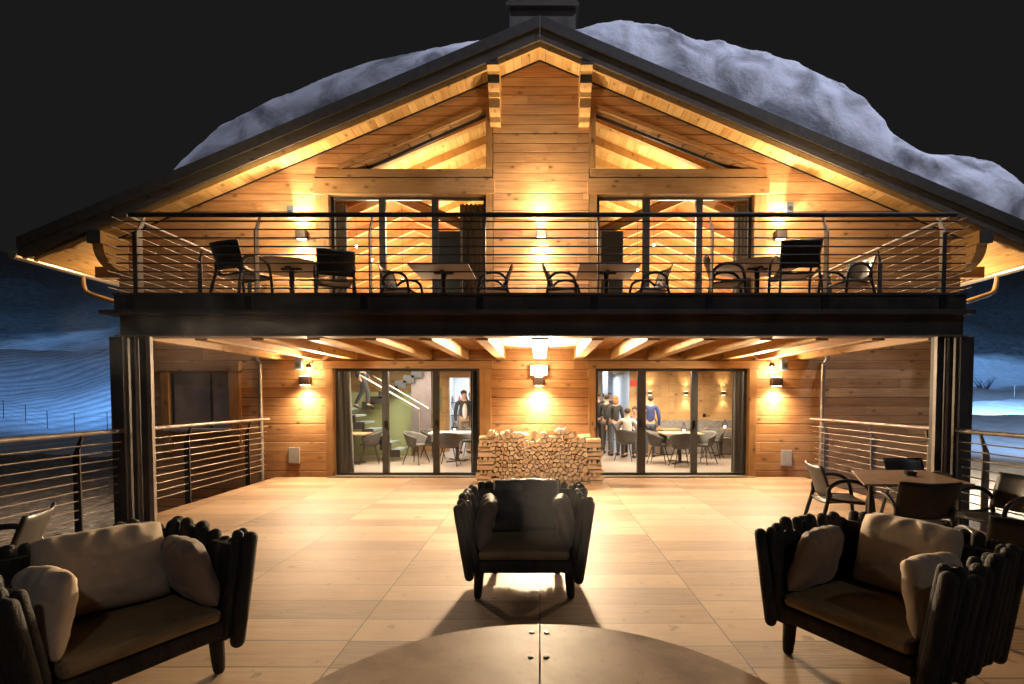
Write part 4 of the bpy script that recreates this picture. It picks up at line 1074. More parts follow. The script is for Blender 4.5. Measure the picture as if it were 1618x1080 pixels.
def make_resin_chair(label):
    """outdoor armchair: looped arms that run into the legs, curved sheet back"""
    t = thing('resin_armchair', label, 'chair', (0, 0, 0), 0, 'black resin armchairs')
    def seat(u, v):
        x = (u - 0.5) * 0.46; y = -0.23 + v * 0.45
        return (x, y, 0.44 - 0.015 * math.cos((u - .5) * 3) - 0.03 * v + 0.015 * (1 - v) ** 3 * -1)
    q = MB(); q.grid(seat, 10, 8); q.build('seat', 'plastic', t, smooth='all', solid=0.018)
    def back(u, v):
        a = (u - 0.5) * 2; wz = 0.25 + 0.02 * v
        return (a * wz, 0.215 + 0.10 * v - 0.055 * a * a + 0.02 * v * v, 0.47 + 0.355 * v + 0.01 * a * a)
    q = MB(); q.grid(back, 14, 8); q.build('backrest', 'plastic', t, smooth='all', solid=0.014)
    for s in (-1, 1):
        q = MB()
        q.tube(smooth_path([(s * 0.29, 0.30, 0), (s * 0.265, 0.25, 0.25), (s * 0.25, 0.20, 0.46), (s * 0.255, 0.19, 0.58), (s * 0.275, 0.08, 0.665), (s * 0.285, -0.08, 0.665), (s * 0.285, -0.20, 0.60), (s * 0.28, -0.245, 0.46), (s * 0.28, -0.265, 0.25), (s * 0.285, -0.29, 0)], 6), 0.018, 8, flat=1.3)
        q.build('arm_loop', 'plastic', t, smooth='all')
        q = MB(); q.tube(smooth_path([(s * 0.262, 0.21, 0.46), (s * 0.25, 0.0, 0.43), (s * 0.275, -0.235, 0.42)], 4), 0.017, 8); q.build('side_rail', 'plastic', t, smooth='all')
    q = MB(); q.tube([(-0.27, -0.235, 0.40), (0.27, -0.235, 0.40)], 0.014, 8); q.build('cross_rail', 'plastic', t, smooth='all')
    return t
rc = make_resin_chair('black resin armchair left of the outdoor table, side on')
place(rc, (ax(1328, 5.95), 5.95, 0), R(80))
GRC = 'black resin armchairs'
dup(rc, (ax(1444, 4.95), 4.95, 0), R(174), 'black resin armchair with its back to the camera at the outdoor table')
dup(rc, (ax(1452, 6.3), 6.25, 0), R(5), 'black resin armchair on the far side of the outdoor table')
dup(rc, (4.56, 5.0, 0), R(-86), 'black resin armchair right of the outdoor table at the frame edge')
dup(rc, (3.33, 3.5, 0), R(160), 'nearest black resin armchair cut by the right edge of the photo')
dup(rc, (-3.78, 3.42, 0), R(-62), 'black resin armchair behind the left lounge armchair, mostly hidden')
zq = zf
def bc(px, Y, rot, label): return dup(rc, (ax(px, Y, 440), Y, zq), R(rot), label)
bc(382, 7.35, 160, 'leftmost black armchair on the balcony, back to the railing')
bc(530, 7.75, 205, 'black armchair on the balcony right of the left round table')
bc(634, 8.45, 80, 'black armchair at the left side of the left square balcony table')
bc(779, 8.45, -80, 'black armchair at the right side of the left square balcony table')
bc(889, 8.45, 80, 'black armchair at the left side of the right square balcony table')
bc(1027, 8.45, -80, 'black armchair at the right side of the right square balcony table')
bc(1146, 7.9, 75, 'black armchair on the balcony left of the right round table')
bc(1256, 7.3, 170, 'black armchair on the balcony in front of the right round table')
bc(1338, 7.9, -78, 'rightmost black armchair on the balcony, seen from the side')
# tables
def bal_table(kind, px, Y, label, w=0.95):
    x = ax(px, Y, 430)
    t = thing('terrace_table', label, 'table', (x, Y, zq), 0, 'tables on the balcony')
    z = zq + 0.74
    q = MB()
    if kind == 'sq': q.box(x - w / 2, x + w / 2, Y - w / 2, Y + w / 2, z, z + 0.018)
    else: q.lathe([(w / 2 - 0.004, z), (w / 2, z + 0.006), (w / 2, z + 0.018)], x, Y, 48)
    q.build('table_top', 'tabletop', t, smooth=(kind != 'sq'))
    q = MB(); q.tube([(x, Y, zq + 0.02), (x, Y, z - 0.02)], 0.04, 14); q.build('column', 'darkmetal', t, smooth=True)
    q = MB(); q.box(x - 0.16, x + 0.16, Y - 0.03, Y + 0.03, z - 0.03, z - 0.001); q.box(x - 0.03, x + 0.03, Y - 0.16, Y - 0.031, z - 0.03, z - 0.001); q.box(x - 0.03, x + 0.03, Y + 0.031, Y + 0.16, z - 0.03, z - 0.001); q.build('bracket', 'darkmetal', t)
    q = MB(); q.box(x - 0.26, x + 0.26, Y - 0.26, Y + 0.26, zq + 0.001, zq + 0.02); q.build('base', 'darkmetal', t, bevel=0.004)
bal_table('sq', 701, 8.45, 'left square grey table standing on the balcony', 0.95)
bal_table('sq', 958, 8.45, 'right square grey table standing on the balcony', 0.95)
bal_table('rd', 461, 8.2, 'left round grey table standing on the balcony', 1.3)
bal_table('rd', 1196, 8.2, 'right round grey table standing on the balcony', 1.3)
# outdoor terrace table
tx0, tx1 = ax(1358, 5.9), ax(1545, 5.2)
t = thing('outdoor_table', 'brown rectangular table on the right of the terrace', 'table', (3.95, 5.45, 0))
ztop = 0.76
q = MB(); q.prism([(ax(1356, 5.85), 5.95), (ax(1472, 5.85), 5.95), (ax(1550, 4.95), 4.98), (ax(1372, 4.95), 4.98)], ztop - 0.022, ztop, 'Z'); q.build('table_top', 'brown_top', t, bevel=0.004)
for X, Y in ((3.82, 5.8), (4.42, 5.8), (3.35, 5.1), (4.15, 5.1)):
    q = MB(); q.tube([(X, Y, 0), (X, Y, ztop - 0.023)], 0.02, 10); q.build('leg', 'leg', t, smooth=True)
q = MB(); X, Z = at(1433, 745, 5.6); q.lathe([(0.055, ztop + 0.001), (0.065, ztop + 0.045), (0.055, ztop + 0.046), (0.048, ztop + 0.012)], X, 5.55, 24)
tag(q.build('ashtray', 'plastic', smooth=True), 'small black ashtray on the brown outdoor table', 'ashtray')

# ================================================================= FIREWOOD
GL = 'split logs in the firewood stack'
def clip(poly, px, py, nx, ny):
    out = []
    for i in range(len(poly)):
        a, b = poly[i], poly[(i + 1) % len(poly)]
        da = (a[0] - px) * nx + (a[1] - py) * ny; db = (b[0] - px) * nx + (b[1] - py) * ny
        if da <= 0: out.append(a)
        if (da < 0) != (db < 0) and abs(da - db) > 1e-9:
            t = da / (da - db); out.append((a[0] + (b[0] - a[0]) * t, a[1] + (b[1] - a[1]) * t))
    return out
YP = 9.36
def topz(x):
    return 0.90 + 0.10 * math.exp(-((x - 0.42) / .2) ** 2) + 0.05 * math.sin(x * 7) + 0.05 * math.sin(x * 13 + 1) - 0.06 * math.exp(-((x + 0.02) / 0.22) ** 2) + 0.04 * math.exp(-((x + 0.7) / .2) ** 2)
pts = []
rl = random.Random(21)
y = 0.035; row = 0
while y < 1.05:
    x = -0.88 + (row % 2) * 0.045
    while x < 0.86:
        X = x + rl.uniform(-0.034, 0.034); Z = y + rl.uniform(-0.028, 0.028)
        if Z < topz(X) and not (abs(X - 0.06) < 0.09 and Z < 0.13): pts.append((X, max(0.02, Z)))
        x += 0.088
    y += 0.078; row += 1
for i, (x, z) in enumerate(pts):
    poly = [(x - 0.062, z - 0.058), (x + 0.062, z - 0.058), (x + 0.066, z), (x + 0.04, z + 0.056), (x - 0.04, z + 0.056), (x - 0.066, z)]
    poly = clip(poly, x, 0.002, 0, -1)
    for j, (a, b) in enumerate(pts):
        if i == j: continue
        dx, dz_ = a - x, b - z; d = math.hypot(dx, dz_)
        if d < 0.16:
            poly = clip(poly, x + dx * (0.5 - 0.0075 / d), z + dz_ * (0.5 - 0.0075 / d), dx / d, dz_ / d)
    k = rl.random()
    if k < 0.65:      # split face cuts the billet
        a = rl.uniform(0, 6.28); poly = clip(poly, x + math.cos(a) * 0.022, z + math.sin(a) * 0.022, math.cos(a), math.sin(a))
    if len(poly) < 3: continue
    y0 = YP + rl.uniform(-0.05, 0.04); L = rl.uniform(0.30, 0.36)
    q = MB(); n = len(poly)
    v = [(a, y0, b) for a, b in poly] + [(a + (x - a) * 0.03, y0 + L, b + (z - b) * 0.03) for a, b in poly]
    q.cur = 0; q.add(v, [tuple(range(n))]); q.cur = 1
    q.f += [tuple(range(2 * n - 1, n - 1, -1))] + [(i2, i2 + n, (i2 + 1) % n + n, (i2 + 1) % n) for i2 in range(n)]; q.mi += [1] * (n + 1)
    o = q.build('firewood_log', ['log_end', 'bark'])
    tag(o, 'split log with its pale cut end facing the terrace in the firewood stack', 'log', GL)
M['logside'] = wood('log_side', (0.40, 0.24, 0.13), (0.76, 0.54, 0.32), 'Z', 'X', None, rand=True)
for s in (-1, 1):
    z = 0.004; k = 0
    while z < (0.90 if s < 0 else 0.84):
        h = rl.uniform(0.055, 0.10)
        if k % 3 == 2:
            # a layer of short ends
            for j in range(3):
                xx = s * (0.93 + 0.085 * j) ; 
                q = MB(); poly = [(xx - 0.042, z), (xx + 0.042, z), (xx + rl.uniform(0.0, 0.03), z + h)]
                if rl.random() < 0.5: poly = [(xx - 0.042, z), (xx + 0.042, z), (xx + 0.03, z + h), (xx - 0.03, z + h)]
                y0 = YP + rl.uniform(-0.03, 0.03); n = len(poly)
                v = [(a, y0, b) for a, b in poly] + [(a, y0 + 0.33, b) for a, b in poly]
                q.add(v, [tuple(range(n))]); q.cur = 1
                q.f += [tuple(range(2 * n - 1, n - 1, -1))] + [(i2, i2 + n, (i2 + 1) % n + n, (i2 + 1) % n) for i2 in range(n)]; q.mi += [1] * (n + 1)
                tag(q.build('firewood_log', ['log_end', 'bark']), 'split log with its pale cut end facing the terrace in the firewood stack', 'log', GL)
        else:
            for yy in (YP, YP + 0.17):
                L = rl.uniform(0.22, 0.32); xo = s * (0.965 + rl.uniform(-0.02, 0.02) + (0.09 * (1 - z)))
                q = MB(); hh = h - 0.004
                q.prism([(yy, z), (yy + 0.13, z), (yy + 0.12, z + hh), (yy + 0.03, z + hh * rl.uniform(0.8, 1))], xo - L / 2, xo + L / 2, 'X')
                tag(q.build('crosswise_log', 'logside', bevel=0.006), 'brown log laid crosswise at the %s end of the firewood stack' % ('left' if s < 0 else 'right'), 'log', 'crosswise logs at the %s end of the stack' % ('left' if s < 0 else 'right'))
        z += h + 0.002; k += 1
# loose logs thrown on top
for i, (x, z, a) in enumerate([(-0.62, 0.93, 20), (-0.5, 0.92, 60), (-0.28, 0.90, 75), (-0.12, 0.86, 100), (0.08, 0.80, 70), (0.28, 0.86, 40), (0.55, 0.95, 10), (0.82, 0.88, -4), (1.0, 0.82, 8)]):
    q = MB(); Mx = Matrix.Translation((x, YP + 0.17, z)) @ Matrix.Rotation(R(a), 4, 'Y' if i % 2 else 'Z') @ Matrix.Rotation(R(i * 50), 4, 'X')
    q.prism([(-0.05, -0.03), (0.05, -0.035), (0.01, 0.05)], -0.13, 0.13, 'X', Mx)
    tag(q.build('loose_log', 'logside', bevel=0.004), 'loose split log lying on top of the firewood stack', 'log', 'loose logs on top of the stack')
q = MB()
for i in range(60):
    a = rl.uniform(0, 6.28); b = rl.uniform(-0.6, 1.2); x = 0.30 + rl.uniform(-0.22, 0.22); z = 0.93 + rl.uniform(-0.03, 0.06)
    d = Vector((math.cos(a) * math.cos(b), math.sin(a) * math.cos(b) * 0.6, math.sin(b))) * rl.uniform(0.04, 0.09)
    p = Vector((x, YP + 0.2, z)); sd = Vector((-d.z, 0.01, d.x)).normalized() * 0.009
    q.add([p - sd, p + sd, p + d], [(0, 1, 2)])
tag(q.build('yellow_garland', 'yellow', solid=0.002), 'bright yellow bushy garland lying on the firewood stack', 'garland')

# ================================================================= CURTAINS
def curtain(x0, x1, z0, z1, y, mat, label, folds, flare=0.0):
    q = MB()
    def fn(u, v):
        ww = (x1 - x0) * (1 + flare * (1 - v)); xx = (x0 if flare >= 0 else x1 - ww) + ww * u
        return (xx, y + 0.035 * math.sin(u * folds * 6.283) + 0.01 * math.sin(u * 31 + v * 3), z0 + (z1 - z0) * v)
    q.grid(fn, folds * 10, 12)
    tag(q.build('curtain', mat, smooth='all', solid=0.004), label, 'curtain', 'curtains at the glass doors')
curtain(ax(531, 10.6), ax(553, 10.6), 0.02, 2.36, 10.6, 'curtain', 'grey curtain at the left side of the lower left window', 4, 0.25)
curtain(ax(744, 10.6), ax(757, 10.6), 0.02, 2.36, 10.6, 'curtain_d', 'dark curtain at the right side of the lower left window', 3)
c = curtain(ax(1157, 10.6), ax(1181, 10.6), 0.02, 2.36, 10.6, 'curtain', 'grey curtain at the right side of the lower right window', 5, 0.0)
curtain(ax(527, 10.6, 400), ax(549, 10.6, 400), 3.0, 5.6, 10.6, 'curtain', 'pale grey curtain at the left side of the upper left window', 5)
curtain(ax(727, 10.6, 400), ax(766, 10.6, 400), 3.0, 5.6, 10.6, 'curtain', 'wide grey curtain at the right side of the upper left window', 6)
curtain(ax(1159, 10.6, 400), ax(1187, 10.6, 400), 3.0, 5.6, 10.6, 'curtain', 'grey curtain at the right side of the upper right window', 5)

# ================================================================= INTERIOR FURNITURE
def make_shell_chair(label):
    t = thing('shell_chair', label, 'chair', (0, 0, 0), 0, 'grey shell chairs in the dining room')
    def fn(u, v):
        a = R(-125 + 250 * u)      # 0 = back
        hh = 0.80 - 0.16 * (abs(u - 0.5) * 2) ** 1.6
        r0 = 0.20 + 0.07 * v
        z = 0.46 + (hh - 0.46) * v
        return (math.sin(a) * r0 * 1.05, math.cos(a) * r0 * (1.0 + 0.12 * v), z)
    q = MB(); q.grid(fn, 24, 7); q.build('shell', 'shell', t, smooth='all', solid=0.022)
    q = MB(); q.lathe([(0.16, 0.42), (0.21, 0.45), (0.215, 0.475), (0.18, 0.49)], 0, -0.01, 24); q.build('seat', 'shell', t, smooth='all')
    for sx, sy in ((-1, -1), (1, -1), (-1, 1), (1, 1)):
        q = MB(); q.tube([(sx * 0.12, sy * 0.12, 0.44), (sx * 0.235, sy * 0.23, 0)], [0.014, 0.009], 8); q.build('leg', 'leg', t, smooth=True)
    return t
def itable(x, Y, mat, label, w=0.8, d=0.8, z=0.75):
    t = thing('dining_table', label, 'table', (x, Y, 0), 0, 'dining tables inside')
    q = MB(); q.box(x - w / 2, x + w / 2, Y - d / 2, Y + d / 2, z - 0.035, z); q.build('table_top', mat, t, bevel=0.004)
    q = MB(); q.tube([(x, Y, 0.02), (x, Y, z - 0.036)], 0.045, 12); q.build('column', 'leg', t, smooth=True)
    q = MB()
    for a in (45, 135): q.box(-0.32, 0.32, -0.03, 0.03, 0.006, 0.03, Matrix.Translation((x, Y, 0.0 if a == 45 else 0.026)) @ Matrix.Rotation(R(a), 4, 'Z'))
    q.build('foot', 'leg', t)
sc = make_shell_chair('grey shell chair at the left table inside the lower left window')
place(sc, (ax(583, 12.3), 12.3, 0.005), R(-75))
def sh(px, Y, rot, label): return dup(sc, (ax(px, Y), Y, 0.005), R(rot), label)
itable(ax(556, 12.3), 12.3, 'oak', 'oak table at the left of the lower left window')
itable(ax(722, 12.7), 12.7, 'white_top', 'pale grey table in front of the doorway inside', 1.3, 0.8)
sh(657, 12.2, 70, 'grey shell chair in the middle pane of the lower left window')
sh(683, 13.2, 60, 'grey shell chair behind the mullion of the lower left window')
sh(709, 11.9, 178, 'grey shell chair with its back to the lower left window')
sh(741, 13.5, -10, 'grey shell chair on the far side of the pale grey table')
itable(ax(1075, 12.4), 12.4, 'oak', 'oak table nearest the lower right window', 0.95, 0.8)
itable(ax(1046, 14.0), 14.0, 'oak', 'oak table beside the wall bench, behind the nearest oak table', 0.9, 0.6)
itable(ax(1140, 14.1), 14.1, 'oak', 'oak table beside the wall bench near the curtain', 0.8, 0.6)
sh(1041, 12.3, 65, 'grey shell chair left of the nearest oak table')
sh(1078, 11.7, 182, 'grey shell chair with its back to the lower right window')
sh(1113, 12.2, -50, 'grey shell chair right of the nearest oak table')
sh(1106, 13.3, 10, 'grey shell chair behind the nearest oak table')
sh(990, 12.9, 150, 'grey shell chair under the man in the white shirt')
sh(1127, 13.4, -30, 'grey shell chair beside the curtain of the lower right window')
# bench along the wall
b = thing('wall_bench', 'long grey upholstered bench along the wooden wall inside', 'bench', (5, 14.8, 0))
q = MB(); q.box(XR + 0.7, 7.9, 14.4, 14.95, 0.01, 0.45); q.build('seat', 'banquette', b, bevel=0.02)
q = MB(); q.box(XR + 0.7, 7.9, 14.82, 14.955, 0.452, 0.95); q.build('backrest', 'banquette', b, bevel=0.02)
# lanterns on tables
def lantern(px, Y, z, label):
    x = ax(px, Y)
    l = thing('table_lantern', label, 'lantern', (x, Y, z), 0, 'wire lanterns on the dining tables')
    q = MB()
    c0 = [(0.045, 0.005), (0.075, 0.10), (0.0, 0.26)]
    for k in range(6):
        a = k * math.pi / 3
        q.tube([(x + 0.045 * math.cos(a), Y + 0.045 * math.sin(a), z + 0.005), (x + 0.075 * math.cos(a), Y + 0.075 * math.sin(a), z + 0.10), (x, Y, z + 0.26)], 0.004, 5)
    q.build('wire_cage', 'darkmetal', l)
    q = MB(); q.lathe([(0.03, z + 0.006), (0.032, z + 0.07), (0.01, z + 0.075)], x, Y, 14); q.build('candle_glass', 'whiteglow', l, smooth=True)
lantern(1081, 12.4, 0.752, 'wire lantern on the oak table nearest the window')
lantern(1036, 14.0, 0.752, 'wire lantern on the left oak table by the bench')
lantern(1146, 14.1, 0.752, 'wire lantern on the oak table by the curtain')
lantern(718, 12.7, 0.752, 'wire lantern on the pale grey table inside the left window')
# wall lights inside
for px, t in ((1027, 'left'), (1084, 'middle'), (1143, 'right')):
    x, z = at(px, 621, 14.93)
    r = thing('indoor_wall_light', '%s small up and down light on the wooden wall inside' % t, 'lamp', (x, 15, z), 0, 'small wall lights in the dining room')
    q = MB(); q.box(x - 0.05, x + 0.05, 14.88, 14.96, z - 0.05, z + 0.05); q.build('shade', 'lampbody', r, bevel=0.004)
    for s in (-1, 1):
        q = MB(); q.box(x - 0.04, x + 0.04, 14.885, 14.955, z + s * 0.0505, z + s * 0.053); q.build('light_opening', 'lampglow', r)
        lamp('SPOT', 'indoor_beam', (x, 14.90, z + s * 0.07), 28, (1, 0.75, 0.45), (x, 14.93, z + s * 2), 0.02, 80, 0.9)
q = MB(); x, z = at(1003, 605, 14.9); q.box(x - 0.12, x + 0.12, 14.93, 14.96, z - 0.08, z + 0.08)
tag(q.build('fire_alarm_sign', 'exit', bevel=0.004), 'small red sign on the wooden wall inside', 'sign')
q = MB(); x, z = at(1113, 656, 14.95); q.box(x - 0.05, x + 0.05, 14.94, 14.96, z - 0.05, z + 0.05)
tag(q.build('wall_switch', 'darkmetal', bevel=0.004), 'small black switch on the wooden wall inside', 'switch')

# stairs
st = thing('staircase', 'black steel staircase with pale treads inside the left window', 'stairs', (-4.2, 13.2, 0))
q = MB(); q.box(-5.6, ax(650, 13.9), 13.9, 13.98, 0.006, 1.75); q.build('green_wall', 'green', st)
q = MB(); q.box(ax(650, 13.6), ax(681, 13.6), 13.6, 13.7, 0.3, 2.35); q.build('dark_panel', 'purple', st)
for k in range(7):
    x1 = ax(636, 13) - k * 0.22; z = 0.25 + k * 0.175
    q = MB(); q.box(x1 - 0.26, x1, 12.7, 13.5, z, z + 0.045); q.build('tread', 'tread', st)
    q = MB(); q.box(x1 - 0.26, x1 + 0.02, 12.62, 12.66, z - 0.13, z + 0.05); q.box(x1 - 0.26, x1 - 0.22, 12.62, 12.66, z + 0.05, z + 0.1); q.build('stringer', 'darkmetal', st)
for k in range(8):
    x1 = ax(575, 13.6) + k * 0.22; z = 1.45 + k * 0.14
    if z > 2.38: break
    q = MB(); q.box(x1, x1 + 0.26, 13.55, 13.85, z, z + 0.045); q.build('tread', 'tread', st)
    q = MB(); q.box(x1 - 0.02, x1 + 0.28, 13.5, 13.54, z - 0.15, z + 0.05); q.build('stringer', 'darkmetal', st)
for y, a, b in ((12.6, (568, 592), (662, 646)), (13.4, (590, 594), (677, 645))):
    A = at(*a, y); B = at(*b, y)
    q = MB(); q.tube([(A[0], y, A[1]), (B[0], y, B[1])], 0.022, 10); q.build('handrail', 'zinc', st, smooth=True)
q = MB(); A = at(575, 600, 12.6); B = at(662, 650, 12.6)
q.prism([(A[0], A[1] - 0.05), (B[0], B[1] - 0.02), (B[0], 0.1), (A[0], 1.0)], 12.59, 12.60); q.build('glass_balustrade', 'glass', st)
q = MB(); q.box(B[0], B[0] + 0.02, 12.58, 12.61, 0.1, B[1]); q.build('glass_edge', 'zinc', st)

# kitchen glow: light panel and shelf items beyond the doorway
q = MB(); q.box(-3.2, -1.6, 18.0, 18.6, 2.50, 2.52); tag(q.build('light_panel', 'whiteglow'), 'bright white ceiling panel in the room beyond the doorway', 'lamp')
sh_ = thing('kitchen_shelf', 'cluttered metal shelf beyond the doorway inside', 'shelf', (-2.9, 18.3, 0))
q = MB()
for z in (0.5, 0.95, 1.4): q.box(-3.4, -2.4, 18.2, 18.6, z, z + 0.03)
q.box(-3.4, -3.36, 18.2, 18.6, 0.01, 1.5); q.build('rack', 'darkmetal', sh_)
cols = ['exit', 'white', 'darkmetal', 'purple', 'white']
for i in range(14):
    q = MB(); x = -3.3 + (i % 7) * 0.13; z = 0.981 if i < 7 else 1.431
    q.lathe([(0.04, z), (0.045, z + 0.12), (0.02, z + 0.2), (0.018, z + 0.24)], x, 18.35, 10); q.build('bottle', cols[i % 5], sh_, smooth=True)

# tiny bulbs added to stand for glints in the upper panes
for i, (px, py, Y) in enumerate([(563, 389, 11.4), (587, 410, 11.9), (1033, 387, 12.0), (1007, 426, 11.6), (636, 442, 11.6)]):
    x, z = at(px, py, Y)
    r = thing('glint_bulb', 'tiny bulb added for a glint in the %s upper window, number %s from the left' % ('left' if px < 800 else 'right', ['one', 'two', 'two', 'one', 'three'][i]), 'lamp', (x, Y, z), 0, 'tiny bulbs added for glints behind the upper windows')
    q = MB(); q.ball((x, Y, z), 0.030, 10); q.build('bulb', 'bulb', r, smooth=True)
    q = MB(); q.tube([(x, Y, z + 0.03), (x, Y, roof_z(x) - 0.2)], 0.004, 5); q.build('cord', 'darkmetal', r)

# ================================================================= PEOPLE
def skin_obj(name, verts, edges, radii, mat, parent, extra=None):
    me = bpy.data.meshes.new(name + '_s'); me.from_pydata(verts, edges, [])
    o = bpy.data.objects.new(name + '_s', me); col.objects.link(o)
    md = o.modifiers.new('skin', 'SKIN'); md.use_smooth_shade = True
    lay = me.skin_vertices[0].data
    for i, r in enumerate(radii):
        lay[i].radius = r if isinstance(r, tuple) else (r, r); lay[i].use_root = (i == 0)
    sb = o.modifiers.new('sub', 'SUBSURF'); sb.levels = 2; sb.render_levels = 2
    bpy.context.view_layer.update()
    dg = bpy.context.evaluated_depsgraph_get()
    m2 = bpy.data.meshes.new_from_object(o.evaluated_get(dg))
    bpy.data.objects.remove(o); m2.name = name
    if extra is not None:
        bm = bmesh.new(); bm.from_mesh(m2)
        vs = [bm.verts.new(v) for v in extra.v]
        for f in extra.f:
            try: bm.faces.new([vs[i] for i in f]).smooth = True
            except ValueError: pass
        bm.to_mesh(m2); bm.free()
    m2.materials.clear(); m2.materials.append(mat)
    ob = bpy.data.objects.new(name, m2); col.objects.link(ob)
    if parent: ob.parent = parent
    for p in m2.polygons: p.use_smooth = True; p.material_index = 0
    return ob
CM = {}
def cmat(c):
    if c not in CM: CM[c] = fabric('cloth_%d' % len(CM), c, 0.85, 0.5)
    return CM[c]
def person(px, Y, rot, label, top, bottom, hair, pose='stand', h=1.76, z0=0.005, long_hair=False, arms='down', x=None):
    x = ax(px, Y) if x is None else x
    t = thing('person', label, 'person', (x, Y, z0), R(rot), None)
    k = h / 1.78
    J = {'pel': (0, 0, .96), 'wai': (0, 0, 1.10), 'che': (0, 0.0, 1.30), 'sho': (0, 0.01, 1.45), 'nec': (0, 0, 1.53), 'jaw': (0, -0.025, 1.60), 'hed': (0, -0.01, 1.67), 'crn': (0, 0.0, 1.745)}
    for s, n in ((-1, 'l'), (1, 'r')):
        J['hip' + n] = (s * .09, 0, .90); J['kne' + n] = (s * .10, -0.01, .49); J['ank' + n] = (s * .105, 0.02, .09); J['toe' + n] = (s * .12, -0.13, .035)
        J['sh' + n] = (s * .185, 0.01, 1.43); J['elb' + n] = (s * .245, 0.03, 1.14); J['wri' + n] = (s * .25, -0.05, .90)
        if arms == 'crossed': J['elb' + n] = (s * .235, -0.03, 1.15); J['wri' + n] = (-s * .03, -0.19, 1.18)
        if arms == 'up': J['elb' + n] = (s * .24, -0.10, 1.17); J['wri' + n] = (s * .13, -0.30, 1.22)
    if pose == 'walk':
        J['knel'] = (-.10, -0.20, .52); J['ankl'] = (-.10, -0.20, .14); J['toel'] = (-.11, -0.34, .08)
        J['kner'] = (.10, 0.06, .49); J['ankr'] = (.10, 0.28, .14); J['toer'] = (.11, 0.16, .05)
    if pose == 'sit':
        dz_ = -0.42
        for n in ('pel', 'wai', 'che', 'sho', 'nec', 'jaw', 'hed', 'crn', 'shl', 'shr', 'elbl', 'elbr', 'wril', 'wrir'):
            a = J[n]; lean = -0.16 * max(0, a[2] - 0.96); J[n] = (a[0], a[1] + lean, a[2] + dz_)
        for s, n in ((-1, 'l'), (1, 'r')):
            J['hip' + n] = (s * .10, -0.03, .53); J['kne' + n] = (s * .15, -0.42, .50); J['ank' + n] = (s * .14, -0.40, .09); J['toe' + n] = (s * .15, -0.55, .035)
            J['elb' + n] = (s * .26, -0.17, .74); J['wri' + n] = (s * .14, -0.38, .79)
    J = {n: tuple(c * k for c in p) for n, p in J.items()}
    names = ['pel', 'wai', 'che', 'sho', 'nec', 'jaw', 'hed', 'crn']
    def mk(chain, rad):
        idx = {}; vs = []; rs_ = []; es = []
        for ch in chain:
            prev = None
            for n in ch:
                if n not in idx: idx[n] = len(vs); vs.append(J[n]); rs_.append(rad[n])
                if prev is not None and (prev, idx[n]) not in es: es.append((prev, idx[n]))
                prev = idx[n]
        return vs, es, rs_
    rad = {'pel': (.125, .09), 'wai': (.115, .085), 'che': (.13, .095), 'sho': (.075, .065), 'nec': .05, 'jaw': (.055, .065), 'hed': (.075, .092), 'crn': (.05, .06)}
    for n in 'lr': rad.update({'hip' + n: .085, 'kne' + n: .052, 'ank' + n: .036, 'toe' + n: .032, 'sh' + n: .055, 'elb' + n: .038, 'wri' + n: .026})
    rad = {n: (tuple(c * k for c in r) if isinstance(r, tuple) else r * k) for n, r in rad.items()}
    full = [names] + [['pel', 'hip' + n, 'kne' + n, 'ank' + n, 'toe' + n] for n in 'lr'] + [['sho', 'sh' + n, 'elb' + n, 'wri' + n] for n in 'lr']
    vs, es, rs_ = mk(full, rad)
    ex = MB()
    for s, n in ((-1, 'l'), (1, 'r')):
        w0 = Vector(J['wri' + n]); d = (w0 - Vector(J['elb' + n])).normalized()
        sd = d.cross(Vector((0, 1, 0))); sd = sd.normalized() if sd.length > .1 else Vector((1, 0, 0)); up = sd.cross(d)
        ex.tube([w0 - d * .02, w0 + d * .04, w0 + d * .085], [.022, .034, .03], 8, flat=0.5)
        for f, l in zip((-1.5, -.5, .5, 1.5), (.06, .075, .08, .065)):
            b0 = w0 + d * .08 + up * f * .015; ex.tube([b0, b0 + d * l * .55 , b0 + d * l + sd * s * -.015], [.009, .008, .006], 6)
        b0 = w0 + d * .03 + up * .03; ex.tube([b0, b0 + d * .03 + up * .025, b0 + d * .06 + up * .028], [.011, .009, .007], 6)
    hd = Vector(J['hed'])
    ex.tube([hd + Vector((0, -.085, .005)) * k, hd + Vector((0, -.108, -.022)) * k, hd + Vector((0, -.088, -.03)) * k], [.008, .014, .010], 6)
    for s in (-1, 1): ex.ball(hd + Vector((s * .078, 0.0, -.01)) * k, .022 * k, 8, (.4, .8, 1.2))
    skin_obj('body', vs, es, rs_, M['skin'], t, ex)
    if 'light shirt' in label:
        q = MB(); q.ball((0, -0.085, 1.20), 1, 14, (.075, .045, .24)); o = q.build('shirt', cmat((0.6, 0.6, 0.62)), None, smooth='all'); o.parent = t
    # clothing follows the body, a little wider
    radc = {n: (tuple(c + .014 for c in r) if isinstance(r, tuple) else r + .014) for n, r in rad.items()}
    J['sho2'] = tuple(a + (b - a) * .6 for a, b in zip(J['che'], J['sho']))
    radc['sho2'] = (.11, .08)
    vs, es, rs_ = mk([['pel', 'wai', 'che', 'sho']] + [['sho', 'sh' + n, 'elb' + n, 'wri' + n] for n in 'lr'], radc)
    skin_obj('jacket', vs, es, rs_, cmat(top), t)
    vs, es, rs_ = mk([['pel', 'hip' + n, 'kne' + n, 'ank' + n] for n in 'lr'], {**radc, 'pel': (.125, .095)})
    skin_obj('trousers', vs, es, rs_, cmat(bottom), t)
    for n in 'lr':
        a, b = Vector(J['ank' + n]), Vector(J['toe' + n]); q = MB()
        q.tube([a + (a - b) * .25 + Vector((0, 0, -.045)), a + Vector((0, 0, -.04)), b, b + (b - a) * .2 + Vector((0, 0, .0))], [.035, .045, .042, .025], 8)
        o = q.build('shoe', 'leg', None, smooth='all'); o.parent = t
    q = MB()
